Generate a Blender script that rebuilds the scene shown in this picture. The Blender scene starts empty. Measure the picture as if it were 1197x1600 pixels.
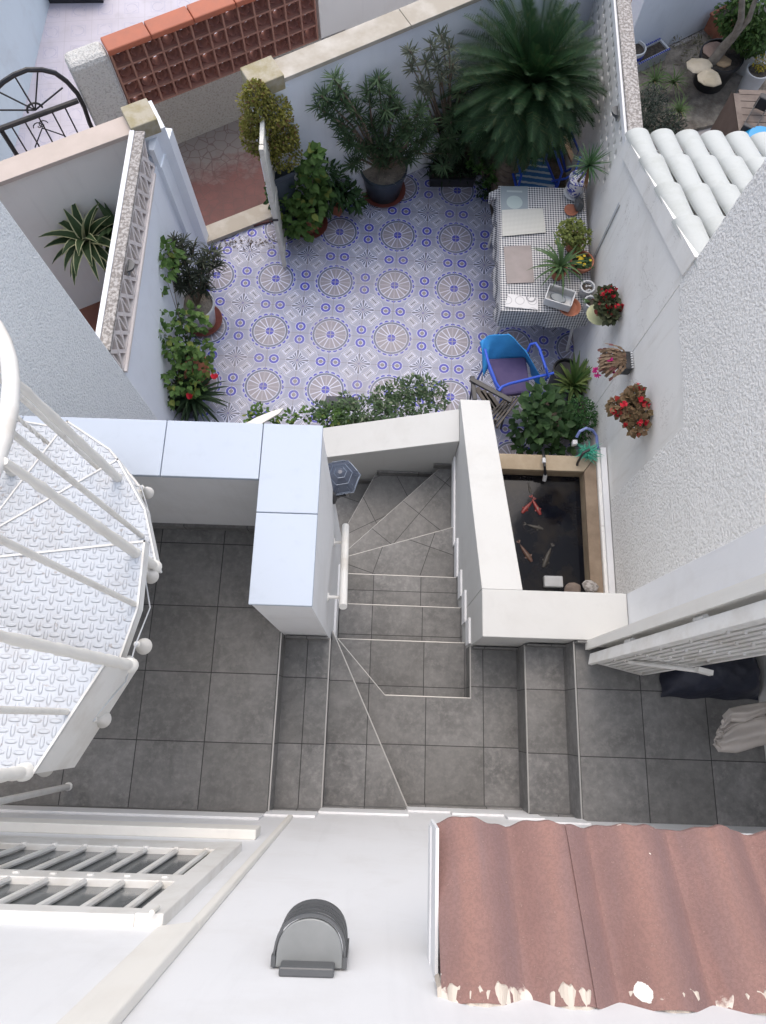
import bpy, math, random
from mathutils import Vector, Matrix
R=math.radians; PI=math.pi; cos=math.cos; sin=math.sin
random.seed(7)
sc=bpy.context.scene; COL=sc.collection
# ------------------------------------------------------------------ camera, sky, sun, exposure
F=1089.4753852
RM=Matrix(((0.9994596807,0.0328088086,0.0019821037),(0.0308629668,-0.9575070788,0.2867536772),(0.0113059248,-0.2865375651,-0.9580022964)))
HC=6.08
cam=bpy.data.cameras.new('camera'); camo=bpy.data.objects.new('camera',cam); COL.objects.link(camo)
cam.sensor_fit='VERTICAL'; cam.sensor_height=24; cam.sensor_width=18; cam.lens=F/1600*24
cam.clip_start=.05; cam.clip_end=400
camo.matrix_world=Matrix.Translation((0,0,HC))@(RM@Matrix.Diagonal((1,-1,-1))).to_4x4()
sc.camera=camo
w=bpy.data.worlds.new('World'); sc.world=w; w.use_nodes=True
nt=w.node_tree; bg=nt.nodes['Background']; sky=nt.nodes.new('ShaderNodeTexSky'); sky.sky_type='NISHITA'; sky.sun_disc=False
sky.sun_elevation=R(60); sky.sun_rotation=R(356); sky.air_density=1.0; sky.dust_density=5; sky.ozone_density=1.0
nt.links.new(sky.outputs[0],bg.inputs[0]); bg.inputs[1].default_value=.145
sl=bpy.data.lights.new('sun','SUN'); sl.energy=1.5; sl.angle=R(110); sl.color=(.90,.95,1)
so=bpy.data.objects.new('sun',sl); COL.objects.link(so)
so.rotation_euler=(R(-30),R(-2),0)
vs=sc.view_settings; vs.view_transform='Standard'; vs.look='None'; vs.gamma=1; vs.exposure=.40
sc.render.resolution_x=766; sc.render.resolution_y=1024
# photo pixel -> world, at a known height or on a known vertical plane (used to read real positions off the photograph)
def ray(u,v): return RM@Vector((u-598.5,v-800,F))
def P(u,v,z):
    a=ray(u,v); k=(HC-z)/-a.z; return Vector((a.x*k,a.y*k,z))
def PX(u,v,x):
    a=ray(u,v); k=x/a.x; return Vector((x,a.y*k,HC+a.z*k))
def PY(u,v,y):
    a=ray(u,v); k=y/a.y; return Vector((a.x*k,y,HC+a.z*k))
def PL(u,v,a,b):
    r=ray(u,v); n=Vector((b[1]-a[1],a[0]-b[0])); k=(n.x*a[0]+n.y*a[1])/(n.x*r.x+n.y*r.y); return Vector((r.x*k,r.y*k,HC+r.z*k))
# ------------------------------------------------------------------ node helpers
class X:
    nt=None
    def __init__(s,v): s.v=v
    @staticmethod
    def m(op,*a,clamp=False):
        n=X.nt.nodes.new('ShaderNodeMath'); n.operation=op; n.use_clamp=clamp
        for i,q in enumerate(a):
            q=q.v if isinstance(q,X) else q
            if isinstance(q,(int,float)): n.inputs[i].default_value=q
            else: X.nt.links.new(q,n.inputs[i])
        return X(n.outputs[0])
    def __add__(s,o): return X.m('ADD',s,o)
    __radd__=__add__
    def __sub__(s,o): return X.m('SUBTRACT',s,o)
    def __rsub__(s,o): return X.m('SUBTRACT',o,s)
    def __mul__(s,o): return X.m('MULTIPLY',s,o)
    __rmul__=__mul__
    def __truediv__(s,o): return X.m('DIVIDE',s,o)
    def lt(s,o): return X.m('LESS_THAN',s,o)
    def gt(s,o): return X.m('GREATER_THAN',s,o)
    def abs(s): return X.m('ABSOLUTE',s)
    def mod(s,p): return X.m('FLOORED_MODULO',s,p)
    def cyc(s,p): return X.m('FLOORED_MODULO',s+p/2,p)-p/2      # centred repeat
    def band(s,a,b): return s.gt(a)*s.lt(b)
    def floor(s): return X.m('FLOOR',s)
def hyp(a,b): return X.m('SQRT',a*a+b*b)
def vmax(a,b): return X.m('MAXIMUM',a,b)
def vmin(a,b): return X.m('MINIMUM',a,b)
def newmat(name,col=(.8,.8,.8),rough=.6,metal=0,spec=None):
    m=bpy.data.materials.new(name); m.use_nodes=True; X.nt=m.node_tree
    b=m.node_tree.nodes['Principled BSDF']; b.inputs['Base Color'].default_value=(*col,1); b.inputs['Roughness'].default_value=rough; b.inputs['Metallic'].default_value=metal
    if spec is not None: b.inputs['Specular IOR Level'].default_value=spec
    m.diffuse_color=(*col,1)
    return m,b
def coord(rot=0,kind='Object'):
    t=X.nt.nodes.new('ShaderNodeTexCoord'); mp=X.nt.nodes.new('ShaderNodeMapping'); mp.inputs['Rotation'].default_value=(0,0,rot)
    X.nt.links.new(t.outputs[kind],mp.inputs[0]); return mp.outputs[0]
def world(): 
    g=X.nt.nodes.new('ShaderNodeNewGeometry'); return g.outputs['Position']
def xyz(s):
    n=X.nt.nodes.new('ShaderNodeSeparateXYZ'); X.nt.links.new(s,n.inputs[0]); return [X(o) for o in n.outputs]
def noise(vec,scale,detail=4,rough=.6,dist=0):
    n=X.nt.nodes.new('ShaderNodeTexNoise'); n.inputs['Scale'].default_value=scale; n.inputs['Detail'].default_value=detail; n.inputs['Roughness'].default_value=rough; n.inputs['Distortion'].default_value=dist
    X.nt.links.new(vec,n.inputs['Vector']); return X(n.outputs[0])
def voro(vec,scale,feat='F1'):
    n=X.nt.nodes.new('ShaderNodeTexVoronoi'); n.feature=feat; n.inputs['Scale'].default_value=scale; X.nt.links.new(vec,n.inputs['Vector']); return X(n.outputs[0])
def remap(x,a,b,c=0,d=1):
    n=X.nt.nodes.new('ShaderNodeMapRange'); n.clamp=True
    X.nt.links.new(x.v,n.inputs[0])
    for i,q in enumerate((a,b,c,d)): n.inputs[i+1].default_value=q
    return X(n.outputs[0])
def mix(fac,a,b,mode='MIX'):
    n=X.nt.nodes.new('ShaderNodeMix'); n.data_type='RGBA'; n.blend_type=mode
    for i,q in ((0,fac),(6,a),(7,b)):
        q=q.v if isinstance(q,X) else q
        if isinstance(q,(int,float)): n.inputs[i].default_value=q
        elif isinstance(q,tuple): n.inputs[i].default_value=(*q,1)
        else: X.nt.links.new(q,n.inputs[i])
    return n.outputs[2]
def setcol(b,c): X.nt.links.new(c.v if isinstance(c,X) else c,b.inputs['Base Color'])
def bump(b,h,strength=.5,dist=.01):
    n=X.nt.nodes.new('ShaderNodeBump'); n.inputs['Strength'].default_value=strength; n.inputs['Distance'].default_value=dist
    X.nt.links.new(h.v,n.inputs['Height']); X.nt.links.new(n.outputs[0],b.inputs['Normal'])
def island(): 
    g=X.nt.nodes.new('ShaderNodeNewGeometry'); return X(g.outputs['Random Per Island'])
def mottled(name,c1,c2,scale=8,rough=.7,bs=.2,bscale=60,lo=.35,hi=.65,metal=0,bd=.004,detail=5):
    m,b=newmat(name,c1,rough,metal); v=coord(); setcol(b,mix(remap(noise(v,scale,detail),lo,hi),c1,c2))
    if bs: bump(b,noise(v,bscale,3),bs,bd)
    return m
def leafmat(name,c1,c2,rough=.6,c3=None,tr=.25):
    m,b=newmat(name,c1,rough,spec=.3); r=island(); c=mix(r,c1,c2)
    if c3: c=mix(r.gt(.9),c,c3)
    v=coord(); c=mix(remap(noise(v,5,3),.35,.7)*.45,c,tuple(q*.55 for q in c1)); setcol(b,c)
    t=X.nt.nodes.new('ShaderNodeBsdfTranslucent'); X.nt.links.new(c,t.inputs[0]); ms=X.nt.nodes.new('ShaderNodeMixShader'); ms.inputs[0].default_value=tr
    o=X.nt.nodes['Material Output']; X.nt.links.new(b.outputs[0],ms.inputs[1]); X.nt.links.new(t.outputs[0],ms.inputs[2]); X.nt.links.new(ms.outputs[0],o.inputs[0])
    return m
M={}
# white painted render: faint dirt, roller texture
def white(name,c=(.80,.80,.80),dirt=(.62,.60,.56),amt=.35,bs=.12,sc_=3):
    m,b=newmat(name,c,.62); v=coord(); n=noise(v,sc_,7,.65,.3); n2=noise(v,55,3); n3=noise(v,.9,3)
    col=mix(remap(n,.5,.78)*amt,c,dirt); col=mix(remap(n2,.72,.8)*.25,col,tuple(q*.6 for q in c)); col=mix(remap(n3,.4,.65)*.35,col,tuple(q*.87 for q in c)); setcol(b,col)
    mp=X.nt.nodes.new('ShaderNodeMapping'); mp.inputs['Scale'].default_value=(9,9,.7); X.nt.links.new(v,mp.inputs[0]); s2=noise(mp.outputs[0],1.6,5,.65); col=mix(remap(s2,.55,.75)*.22,col,tuple(q*.74 for q in c)); setcol(b,col); bump(b,noise(v,30,4)+noise(v,160,2)*.4,bs,.004); return m
M['white']=white('white_paint',(.75,.755,.765),(.56,.54,.51),.4)
M['coping']=white('sky_tinted_glazed_coping',(.45,.505,.585),(.36,.39,.44),.3,.03);  # blue skylight on the upward faces is mixed into the white base colour
M['cream']=white('cream_paint',(.76,.74,.69),(.62,.57,.5),.4)
def stained(name):
    m,b=newmat(name,(.72,.71,.68),.7); v=coord(); n=noise(v,2.2,8,.7,.6); mp=X.nt.nodes.new('ShaderNodeMapping'); mp.inputs['Scale'].default_value=(6,6,.7); X.nt.links.new(v,mp.inputs[0])
    s=noise(mp.outputs[0],2.6,5,.6); c=mix(remap(n,.42,.72)*.55,(.82,.81,.78),(.66,.64,.60)); c=mix(remap(s,.55,.75)*.35,c,(.55,.52,.46)); 
    cr=(noise(v,1.9,6,.6,.8)-.5).abs(); c=mix(cr.lt(.0022)*remap(noise(v,1.1,2),.48,.54)*.5,c,(.35,.32,.29)); setcol(b,c)
    bump(b,noise(v,18,5)+noise(v,90,2)*.3,.22,.006); return m
M['oldwhite']=stained('weathered_white_wall')
M['bluewall']=white('bluish_white_wall',(.80,.84,.90),(.62,.64,.68),.35,.1)
def stucco(name,c,scale,h,dark=(.45,.45,.45)):
    m,b=newmat(name,c,.85); v=coord(); n=noise(v,scale,3,.55); vv=voro(v,scale*1.3); hgt=remap(n,.35,.68)+vv*.5
    spots=remap(vv,.0,.28)
    c2=mix(remap(n,.38,.47,1,0)*.55,c,dark); c2=mix(remap(noise(v,1.3,4),.45,.7)*.25,c2,tuple(q*.86 for q in c)); setcol(b,c2); bump(b,hgt,.9,h); return m
M['stucco']=stucco('rough_white_stucco',(.89,.88,.855),55,.0065,(.58,.56,.52))
M['stucco_blue']=stucco('pebbledash_white_stucco',(.88,.91,.92),75,.0045,(.60,.64,.67))
M['stucco_beige']=stucco('rough_beige_stucco',(.42,.39,.34),60,.008,(.22,.2,.17))
# dark slate-look porcelain, 33 cm
def slate(name,ox,oy,rot=0,s=.33):
    m,b=newmat(name,(.1,.1,.1),.55,spec=.35); mp=X.nt.nodes.new('ShaderNodeMapping'); mp.vector_type='TEXTURE'; mp.inputs['Location'].default_value=(ox,oy,0); mp.inputs['Rotation'].default_value=(0,0,rot); X.nt.links.new(world(),mp.inputs[0]); v=mp.outputs[0]; ox=oy=0; x,y,z=xyz(v)
    gx=(x-ox).cyc(s).abs(); gy=(y-oy).cyc(s).abs(); g=vmin(gx,gy).lt(.0022)
    n=noise(v,5,8,.72,.4); n2=noise(v,30,6,.7)
    tid=((x-ox)/s-.0).floor()*7.3+((y-oy)/s).floor()*3.7
    wn=X.nt.nodes.new('ShaderNodeTexWhiteNoise'); wn.noise_dimensions='1D'; X.nt.links.new(tid.v,wn.inputs['W']); tv=X(wn.outputs[0])
    c=mix(remap(n,.33,.7),(.116,.115,.114),(.240,.237,.233)); c=mix(remap(n2,.48,.70)*.55,c,(.32,.312,.30)); c=mix(remap(n2,.28,.42,1,0)*.45,c,(.085,.082,.078)); c=mix(tv*.5,c,(.11,.107,.1))
    c=mix(g,c,(.03,.03,.03)); setcol(b,c); bump(b,n2*.5-g,.25,.002); return m
M['slate_l']=slate('slate_tiles_terrace',-.8255,.205); M['slate_m']=slate('slate_tiles_stairs',.29,.205); M['slate_r']=slate('slate_tiles_entry',1.3645,.19)
M['slate_w1']=slate('slate_tiles_winder',-.05,1.03,R(-18)); M['slate_w2']=slate('slate_tiles_winder_b',.09,1.3,R(-38)); M['slate_w3']=slate('slate_tiles_winder_c',-.05,1.55,R(-62))
M['trim']=newmat('nosing_trim',(.44,.43,.41),.45,.3)[0]
# hydraulic-look patio tiles, motif repeats every 60 cm
def patio():
    m,b=newmat('patterned_patio_tiles',(.5,.5,.6),.42,spec=.4); v0=world(); mp=X.nt.nodes.new('ShaderNodeMapping'); mp.vector_type='TEXTURE'
    mp.inputs['Location'].default_value=(-.5603,3.6248,0); mp.inputs['Rotation'].default_value=(0,0,-.0272); mp.inputs['Scale'].default_value=(.6,.6,.6); X.nt.links.new(v0,mp.inputs[0])
    x,y,z=xyz(mp.outputs[0]); wx=x.cyc(1.); wy=y.cyc(1.); r=hyp(wx,wy); th=X.m('ARCTAN2',wy,wx)
    base=(.275,.30,.41); lt=(.54,.56,.70); blue=(.055,.06,.40); greyb=(.105,.125,.20); mauve=(.25,.235,.275); tan=(.19,.18,.195); slateb=(.08,.10,.17)
    n=noise(v0,14,5); c=mix(remap(n,.35,.65)*.5,base,(.25,.255,.33))
    # overlapping pale arcs round the rosettes
    sx=(x-.5).cyc(1.); sy=(y-.5).cyc(1.); rr=hyp(sx,sy)
    c=mix(rr.lt(.335)*.45,c,(.33,.345,.43)); c=mix(r.lt(.36)*.3,c,(.52,.53,.64))
    c=mix(rr.band(.33,.34)*.5,c,lt)
    # slotted bars between wheels and rosettes
    dx=(x-.25).cyc(.5); dy=(y-.25).cyc(.5); ix=((x)/.5).floor(); iy=((y)/.5).floor(); par=(ix+iy).mod(2.)
    # bar centre pushed toward the rosette
    tox=X.m('SIGN',wx); toy=X.m('SIGN',wy); bx=wx.abs()-.325; by=wy.abs()-.325; a=(bx+by)*.7071; t=(bx-by)*.7071
    pinch=a.abs()+t.abs()*-.35
    wv=a.abs(); lv=t.abs(); concave=wv-lv*lv*2.2+.0
    def bar(L,W): return lv.lt(L)*(wv-lv*lv*3.).lt(W)
    c=mix(bar(.098,.058),c,lt); c=mix(bar(.092,.050),c,tan); c=mix(bar(.084,.040),c,lt); c=mix(lv.lt(.062)*wv.lt(.028),c,tan); c=mix(lv.lt(.056)*wv.lt(.020),c,lt); c=mix(lv.lt(.05)*wv.lt(.011),c,(.13,.14,.17))
    # scallops
    k=20; thk=(th*(k/(2*PI))+.5).mod(1.)-.5; ax=thk*(2*PI/k)*.312; sc1=hyp(ax,(r-.300)*1.15); rim=r.gt(.296)
    c=mix(sc1.lt(.047)*rim,c,lt); c=mix(sc1.lt(.040)*r.gt(.303),c,blue)
    c=mix(r.lt(.302),c,lt); c=mix(r.lt(.295),c,greyb); c=mix(r.lt(.262),c,lt); c=mix(r.lt(.253),c,mauve)
    ks=16; ts=((th*(ks/(2*PI))).mod(1.)-.5); sp=(ts.abs()*(2*PI/ks)*r); spk=(0.5-ts.abs())*(2*PI/ks)*r
    c=mix(spk.lt(.0075)*r.lt(.253),c,lt); c=mix(r.lt(.078),c,lt); c=mix(r.lt(.068),c,blue); c=mix(r.lt(.07)*vmin(wx.abs(),wy.abs()).lt(.006),c,lt)
    # ring pairs
    for (cx,cy) in ((.5,.12),(.12,.5)):
        ux=(x-cx).cyc(1.) ; ux2=(x+cx).cyc(1.); uy=(y-cy).cyc(1.); uy2=(y+cy).cyc(1.)
        q=vmin(hyp(ux,uy),hyp(ux2,uy2)); c=mix(q.lt(.092),c,lt); c=mix(q.lt(.083),c,blue); c=mix(q.lt(.045),c,lt); c=mix(q.lt(.033),c,tan)
    # rosette
    tr=X.m('ARCTAN2',sy,sx); env=.19-.08*X.m('SINE',tr*2.).abs(); kp=16; tp=((tr*(kp/(2*PI))+.5).mod(1.)-.5).abs(); pet=tp.lt(.30+.0)*rr.lt(env)
    c=mix(rr.lt(env+.012),c,lt); c=mix(pet*rr.gt(.02),c,slateb); c=mix(rr.lt(.018),c,blue)
    g=vmin(x.cyc(.5).abs(),y.cyc(.5).abs()); gm=g.lt(.0042); c=mix(gm,c,(.2,.19,.2))
    d=noise(v0,2.2,7,.7); c=mix(remap(d,.5,.75)*.4,c,(.33,.29,.27)); c=mix(remap(noise(v0,1.1,3),.45,.7)*.22,c,(.30,.29,.33)); c=mix(remap(noise(v0,70,2),.74,.78)*.4,c,(.12,.1,.1)); setcol(b,c)
    bump(b,0-gm,.3,.002); return m
M['patio']=patio()
M['soil']=mottled('dark_soil',(.035,.026,.02),(.09,.075,.06),25,.95,.8,60,bd=.02)
M['gravel_soil']=mottled('stony_garden_soil',(.13,.11,.09),(.27,.24,.2),9,.95,.9,45,bd=.02)
M['terracotta']=mottled('terracotta',(.30,.105,.06),(.38,.15,.09),10,.75,.15)
M['darkred']=mottled('dark_red_plastic',(.13,.035,.03),(.19,.06,.045),8,.5,.05)
M['capwhite']=white('cream_white_capping',(.53,.53,.515),(.41,.39,.36),.4,.1)
M['black']=mottled('black_plastic',(.012,.013,.016),(.03,.03,.034),6,.42,.05)
M['bluegrey']=mottled('dark_blue_grey_plastic',(.02,.032,.045),(.035,.05,.065),6,.4,.05)
M['whitepl']=mottled('white_plastic',(.62,.63,.64),(.5,.5,.5),5,.45,.03)
M['greywhite']=mottled('pale_grey_ceramic',(.5,.52,.54),(.4,.41,.42),5,.5,.03)
M['metalwhite']=mottled('white_painted_metal',(.74,.73,.70),(.58,.55,.50),7,.45,.12,90,.45,.75)
M['blackmetal']=mottled('black_painted_iron',(.015,.015,.018),(.05,.045,.04),20,.45,.2,.0+60,.55,.8)
M['greymetal']=mottled('grey_lamp_metal',(.19,.20,.20),(.25,.26,.26),5,.35,.0)
M['darkgreymetal']=mottled('dark_grey_metal',(.075,.08,.085),(.10,.105,.11),5,.4,.0)
M['wood']=mottled('weathered_wood',(.21,.16,.11),(.33,.26,.18),6,.75,.4,40)
M['greywood']=mottled('grey_brown_teak',(.12,.09,.075),(.19,.15,.125),9,.7,.3,40)
M['stone']=mottled('sandstone',(.42,.36,.26),(.55,.48,.37),5,.85,.5,25)
M['capstone']=mottled('lichen_cap_stone',(.40,.36,.28),(.31,.27,.16),9,.9,.5,40,.4,.6)
M['pinkstone']=mottled('pink_beige_coping',(.50,.42,.37),(.44,.37,.32),4,.6,.05)
M['beigestone']=mottled('worn_beige_coping',(.38,.34,.28),(.55,.52,.47),3,.8,.2,30,.45,.72)
M['concrete']=mottled('speckled_concrete',(.44,.415,.395),(.22,.20,.185),45,.95,.7,70,.42,.55,bd=.008)
M['lattice']=white('pinkish_white_lattice',(.68,.63,.61),(.5,.42,.36),.4)
M['terr_lat']=mottled('terracotta_breeze_block',(.30,.13,.095),(.23,.105,.085),12,.85,.3)
M['terr_cap']=mottled('orange_clay_coping',(.42,.12,.06),(.36,.11,.06),8,.6,.1)
M['blue_frame']=newmat('blue_painted_tube',(.03,.09,.52),.4)[0]
M['blue_cloth']=mottled('sky_blue_cloth',(.04,.30,.68),(.03,.24,.58),5,.8,.3,14,bd=.02)
M['purple']=mottled('dark_violet_cushion',(.065,.05,.13),(.085,.065,.15),9,.9,.2,200)
M['navy']=mottled('navy_tarp',(.008,.010,.022),(.02,.024,.045),3,.5,.5,7,bd=.03)
M['beigecloth']=mottled('beige_cloth',(.50,.46,.42),(.44,.40,.37),4,.9,.2,12,bd=.01)
M['olivewood']=mottled('dark_slatted_wood',(.07,.06,.05),(.12,.105,.09),9,.7,.3,40)
M['blackglass']=newmat('dark_glass',(.02,.03,.05),.12)[0]
M['redflower']=leafmat('red_petals',(.50,.015,.03),(.65,.03,.06))
M['pinkflower']=leafmat('pink_petals',(.62,.02,.30),(.5,.03,.15))
M['yellowflower']=leafmat('yellow_petals',(.75,.62,.05),(.7,.5,.04))
L=dict(
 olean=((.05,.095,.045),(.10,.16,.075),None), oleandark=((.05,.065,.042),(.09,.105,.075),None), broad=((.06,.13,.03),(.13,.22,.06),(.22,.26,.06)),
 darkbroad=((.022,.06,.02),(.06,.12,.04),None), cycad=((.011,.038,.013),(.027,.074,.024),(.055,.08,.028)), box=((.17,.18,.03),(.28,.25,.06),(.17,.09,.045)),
 dark=((.015,.035,.016),(.035,.065,.028),None), aeon=((.09,.20,.05),(.15,.27,.08),None), jade=((.12,.16,.04),(.22,.25,.07),None), strap=((.06,.12,.05),(.11,.18,.07),None),
 smalls=((.06,.11,.05),(.13,.19,.10),(.28,.32,.22)), varieg=((.05,.12,.03),(.24,.30,.10),None), drac=((.03,.06,.02),(.06,.10,.04),None), dry=((.20,.14,.09),(.28,.19,.13),(.2,.07,.07)),
 redleaf=((.16,.12,.06),(.24,.15,.09),(.45,.04,.04)), grass=((.10,.17,.06),(.18,.25,.10),(.26,.2,.1)), gerleaf=((.05,.07,.03),(.09,.09,.05),(.2,.03,.03)), yucca=((.06,.13,.06),(.10,.19,.09),None),
 cream=((.55,.55,.30),(.6,.6,.36),None), brown=((.2,.11,.05),(.26,.15,.07),None))
for k,(a,b_,c_) in L.items(): M['lf_'+k]=leafmat(k+'_leaves',a,b_,.62,c_)
M['stem']=mottled('brown_stem',(.11,.08,.055),(.17,.135,.10),15,.9,.3)
# ------------------------------------------------------------------ mesh helpers
class MB:
    def __init__(s): s.v=[]; s.f=[]; s.m=[]; s.cur=0
    def add(s,vs,fs):
        o=len(s.v); s.v+= [tuple(q) for q in vs]; s.f+=[tuple(i+o for i in f) for f in fs]; s.m+=[s.cur]*len(fs)
    def box(s,x0,x1,y0,y1,z0,z1):
        s.prism([(x0,y0),(x1,y0),(x1,y1),(x0,y1)],z0,z1)
    def obox(s,c,u,v,w_):
        c=Vector(c);u=Vector(u);v=Vector(v);w_=Vector(w_); p=[c+a*u+b*v+d*w_ for d in (-1,1) for a,b in ((-1,-1),(1,-1),(1,1),(-1,1))]
        s.add(p,[(3,2,1,0),(4,5,6,7),(0,1,5,4),(1,2,6,5),(2,3,7,6),(3,0,4,7)])
    def prism(s,pts,z0,z1):
        """z0,z1 number or list per point"""
        n=len(pts); a=[z0]*n if isinstance(z0,(int,float)) else z0; b=[z1]*n if isinstance(z1,(int,float)) else z1
        ar=sum(pts[i][0]*pts[(i+1)%n][1]-pts[(i+1)%n][0]*pts[i][1] for i in range(n))
        if ar<0: pts=pts[::-1]; a=a[::-1]; b=b[::-1]
        s.add([(p[0],p[1],q) for p,q in zip(pts,a)]+[(p[0],p[1],q) for p,q in zip(pts,b)],
              [tuple(range(n))[::-1],tuple(range(n,2*n))]+[(i,(i+1)%n,(i+1)%n+n,i+n) for i in range(n)])
    def tube(s,path,r,n=10,caps=True):
        path=[Vector(p) for p in path]; rs=r if isinstance(r,(list,tuple)) else [r]*len(path)
        vs=[];prev=None
        for i,p in enumerate(path):
            d=(path[min(i+1,len(path)-1)]-path[max(i-1,0)])
            if d.length<1e-9: d=Vector((0,0,1))
            d.normalize()
            if prev is None: a=d.orthogonal().normalized()
            else: a=(prev-d*prev.dot(d)); a=a.normalized() if a.length>1e-6 else d.orthogonal().normalized()
            prev=a; b=d.cross(a)
            for k in range(n): t=2*PI*k/n; vs.append(p+(a*cos(t)+b*sin(t))*rs[i])
        fs=[(i*n+k,i*n+(k+1)%n,(i+1)*n+(k+1)%n,(i+1)*n+k) for i in range(len(path)-1) for k in range(n)]
        if caps: fs+=[tuple(range(n))[::-1],tuple((len(path)-1)*n+k for k in range(n))]
        s.add(vs,fs)
    def lathe(s,c,prof,n=28,rot=0,caps=True):
        vs=[(c[0]+r*cos(rot+2*PI*k/n),c[1]+r*sin(rot+2*PI*k/n),c[2]+z) for r,z in prof for k in range(n)]
        fs=[(i*n+k,i*n+(k+1)%n,(i+1)*n+(k+1)%n,(i+1)*n+k) for i in range(len(prof)-1) for k in range(n)]
        if caps: fs+=[tuple(range(n))[::-1],tuple((len(prof)-1)*n+k for k in range(n))]
        s.add(vs,fs)
    def build(s,name,mat,parent=None,smooth=False,bevel=0):
        me=bpy.data.meshes.new(name); off=Vector((0,0,0))
        if parent is not None:
            q=parent
            while q is not None: off+=q.location; q=q.parent
        me.from_pydata([(a[0]-off.x,a[1]-off.y,a[2]-off.z) for a in s.v],[],s.f)
        for mm in (mat if isinstance(mat,(list,tuple)) else [mat]): me.materials.append(mm)
        if len(me.materials)>1: me.polygons.foreach_set('material_index',s.m)
        if smooth: me.polygons.foreach_set('use_smooth',[True]*len(me.polygons))
        me.update(); o=bpy.data.objects.new(name,me); COL.objects.link(o); o.parent=parent
        if bevel: 
            b=o.modifiers.new('bevel','BEVEL'); b.width=bevel; b.segments=2; b.limit_method='ANGLE'; b.angle_limit=R(35)
        if smooth and bevel==0 and smooth!='all':
            bpy.context.view_layer.objects.active=o
            e=o.modifiers.new('e','EDGE_SPLIT'); e.split_angle=R(38)
        return o
def tag(o,label=None,cat=None,group=None,kind=None):
    for k,v in (('label',label),('category',cat),('group',group),('kind',kind)):
        if v: o[k]=v
    return o
def thing(name,label,cat,loc=(0,0,0),group=None):
    o=bpy.data.objects.new(name,None); COL.objects.link(o); o.location=loc; o.empty_display_size=.1; return tag(o,label,cat,group)
def struct(name,mb,mat): return tag(mb.build(name,mat),kind='structure')
def bx(x0,x1,y0,y1,z0,z1):
    m=MB(); m.box(x0,x1,y0,y1,z0,z1); return m
def pr(pts,z0,z1):
    m=MB(); m.prism(pts,z0,z1); return m
def rnd(a,b): return random.uniform(a,b)
def seg(a,b,th,z0,z1,off=0,mb=None):
    """wall slab along a->b; thickness th to the left of a->b, starting at offset"""
    a=Vector(a[:2]);b=Vector(b[:2]); d=(b-a).normalized(); n=Vector((-d.y,d.x)); m=mb or MB()
    p=[a+n*off,b+n*off,b+n*(off+th),a+n*(off+th)]; zz=lambda z:[z[0],z[1],z[1],z[0]] if isinstance(z,(tuple,list)) else z
    m.prism([tuple(q) for q in p],zz(z0),zz(z1)); return m
# ================================================================== SETTING
struct('ground',bx(-40,40,-40,60,-.3,-.02),M['concrete'])
struct('patio_floor',pr([(-2.1,1.1),(1.83,1.1),(1.83,6.60),(-.97,4.90),(-1.27,4.98),(-1.85,4.69),(-2.1,4.5)],-.1,0),M['patio'])
mred=mottled('red_brown_floor_tiles',(.16,.055,.035),(.22,.085,.05),3,.5,.1)
struct('neighbour_terrace_floor',bx(-6,-2.0,-.44,4.6,-.1,.004),mred)
def stamped():
    m,b=newmat('stamped_red_paving',(.2,.07,.06),.7); v=world(); d=voro(v,9,'DISTANCE_TO_EDGE'); x,y,z=xyz(v)
    g=y-x*.58; n=noise(v,5,6,.7); f=remap(g+(n-.5)*1.2,6.42,6.8); li=d.lt(.035)
    c=mix(remap(noise(v,9,4),.3,.7),(.135,.052,.045),(.10,.042,.038)); c=mix(f,c,(.17,.145,.13)); c=mix(li*.6,c,(.09,.045,.04)); setcol(b,c); bump(b,0-li,.5,.006); return m
BL=lambda x:5.8+.58*(x+2.39)
struct('alley_pavement',pr([(-5.2,3.3),(-1.98,4.6),(-1.85,4.69),(-1.0,5.0),(3,7.3),(3,BL(3)),(-5.2,BL(-5.2))],-.1,.03),stamped())
def lilac():
    m,b=newmat('pale_lilac_yard_tiles',(.5,.48,.52),.45); mp=X.nt.nodes.new('ShaderNodeMapping'); mp.inputs['Rotation'].default_value=(0,0,R(-7)); X.nt.links.new(world(),mp.inputs[0]); x,y,z=xyz(mp.outputs[0])
    u=x.cyc(.3);w_=y.cyc(.3); q=vmax(u.abs(),w_.abs()); r=hyp(u,w_); c=mix(remap(noise(world(),3,5),.3,.7),(.50,.47,.53),(.42,.39,.44))
    c=mix(q.band(.075,.082)*.45,c,(.3,.3,.42)); c=mix(r.band(.06,.067)*(noise(mp.outputs[0],16,2).gt(.45))*.6,c,(.25,.25,.38)); c=mix(q.gt(.147)*.5,c,(.34,.31,.34)); c=mix(remap(noise(world(),7,6),.55,.8)*.4,c,(.3,.27,.28)); setcol(b,c); return m
struct('yard_floor',pr([(-9,BL(-9)),(4.5,BL(4.5)),(4.5,14),(-9,14)],-.1,.008),lilac())
def court():
    m,b=newmat('courtyard_tiles',(.4,.38,.38),.6); v=world(); x,y,z=xyz(v); c=mix(remap(noise(v,3,7),.3,.7),(.34,.31,.30),(.42,.40,.40)); r=hyp(x-2.97,y-5.3)
    c=mix(r.lt(.26)*.45,c,(.42,.44,.52)); c=mix((r.band(.20,.21)+r.band(.13,.138)+r.band(.26,.27))*.5,c,(.2,.22,.32)); c=mix(vmin(x.cyc(.6).abs(),(y-.05).cyc(.6).abs()).lt(.004)*.5,c,(.2,.18,.18)); setcol(b,c); return m
struct('courtyard_floor',pr([(1.95,1),(8,1),(8,9.8),(1.95,6.6)],-.1,.006),court())
struct('terrace_floor',bx(-2.5,-.49,-.44,1.17,0,2.5),M['slate_l'])
struct('entry_floor',bx(1.03,3.2,-.44,.43,0,2.39),M['slate_r'])
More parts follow.
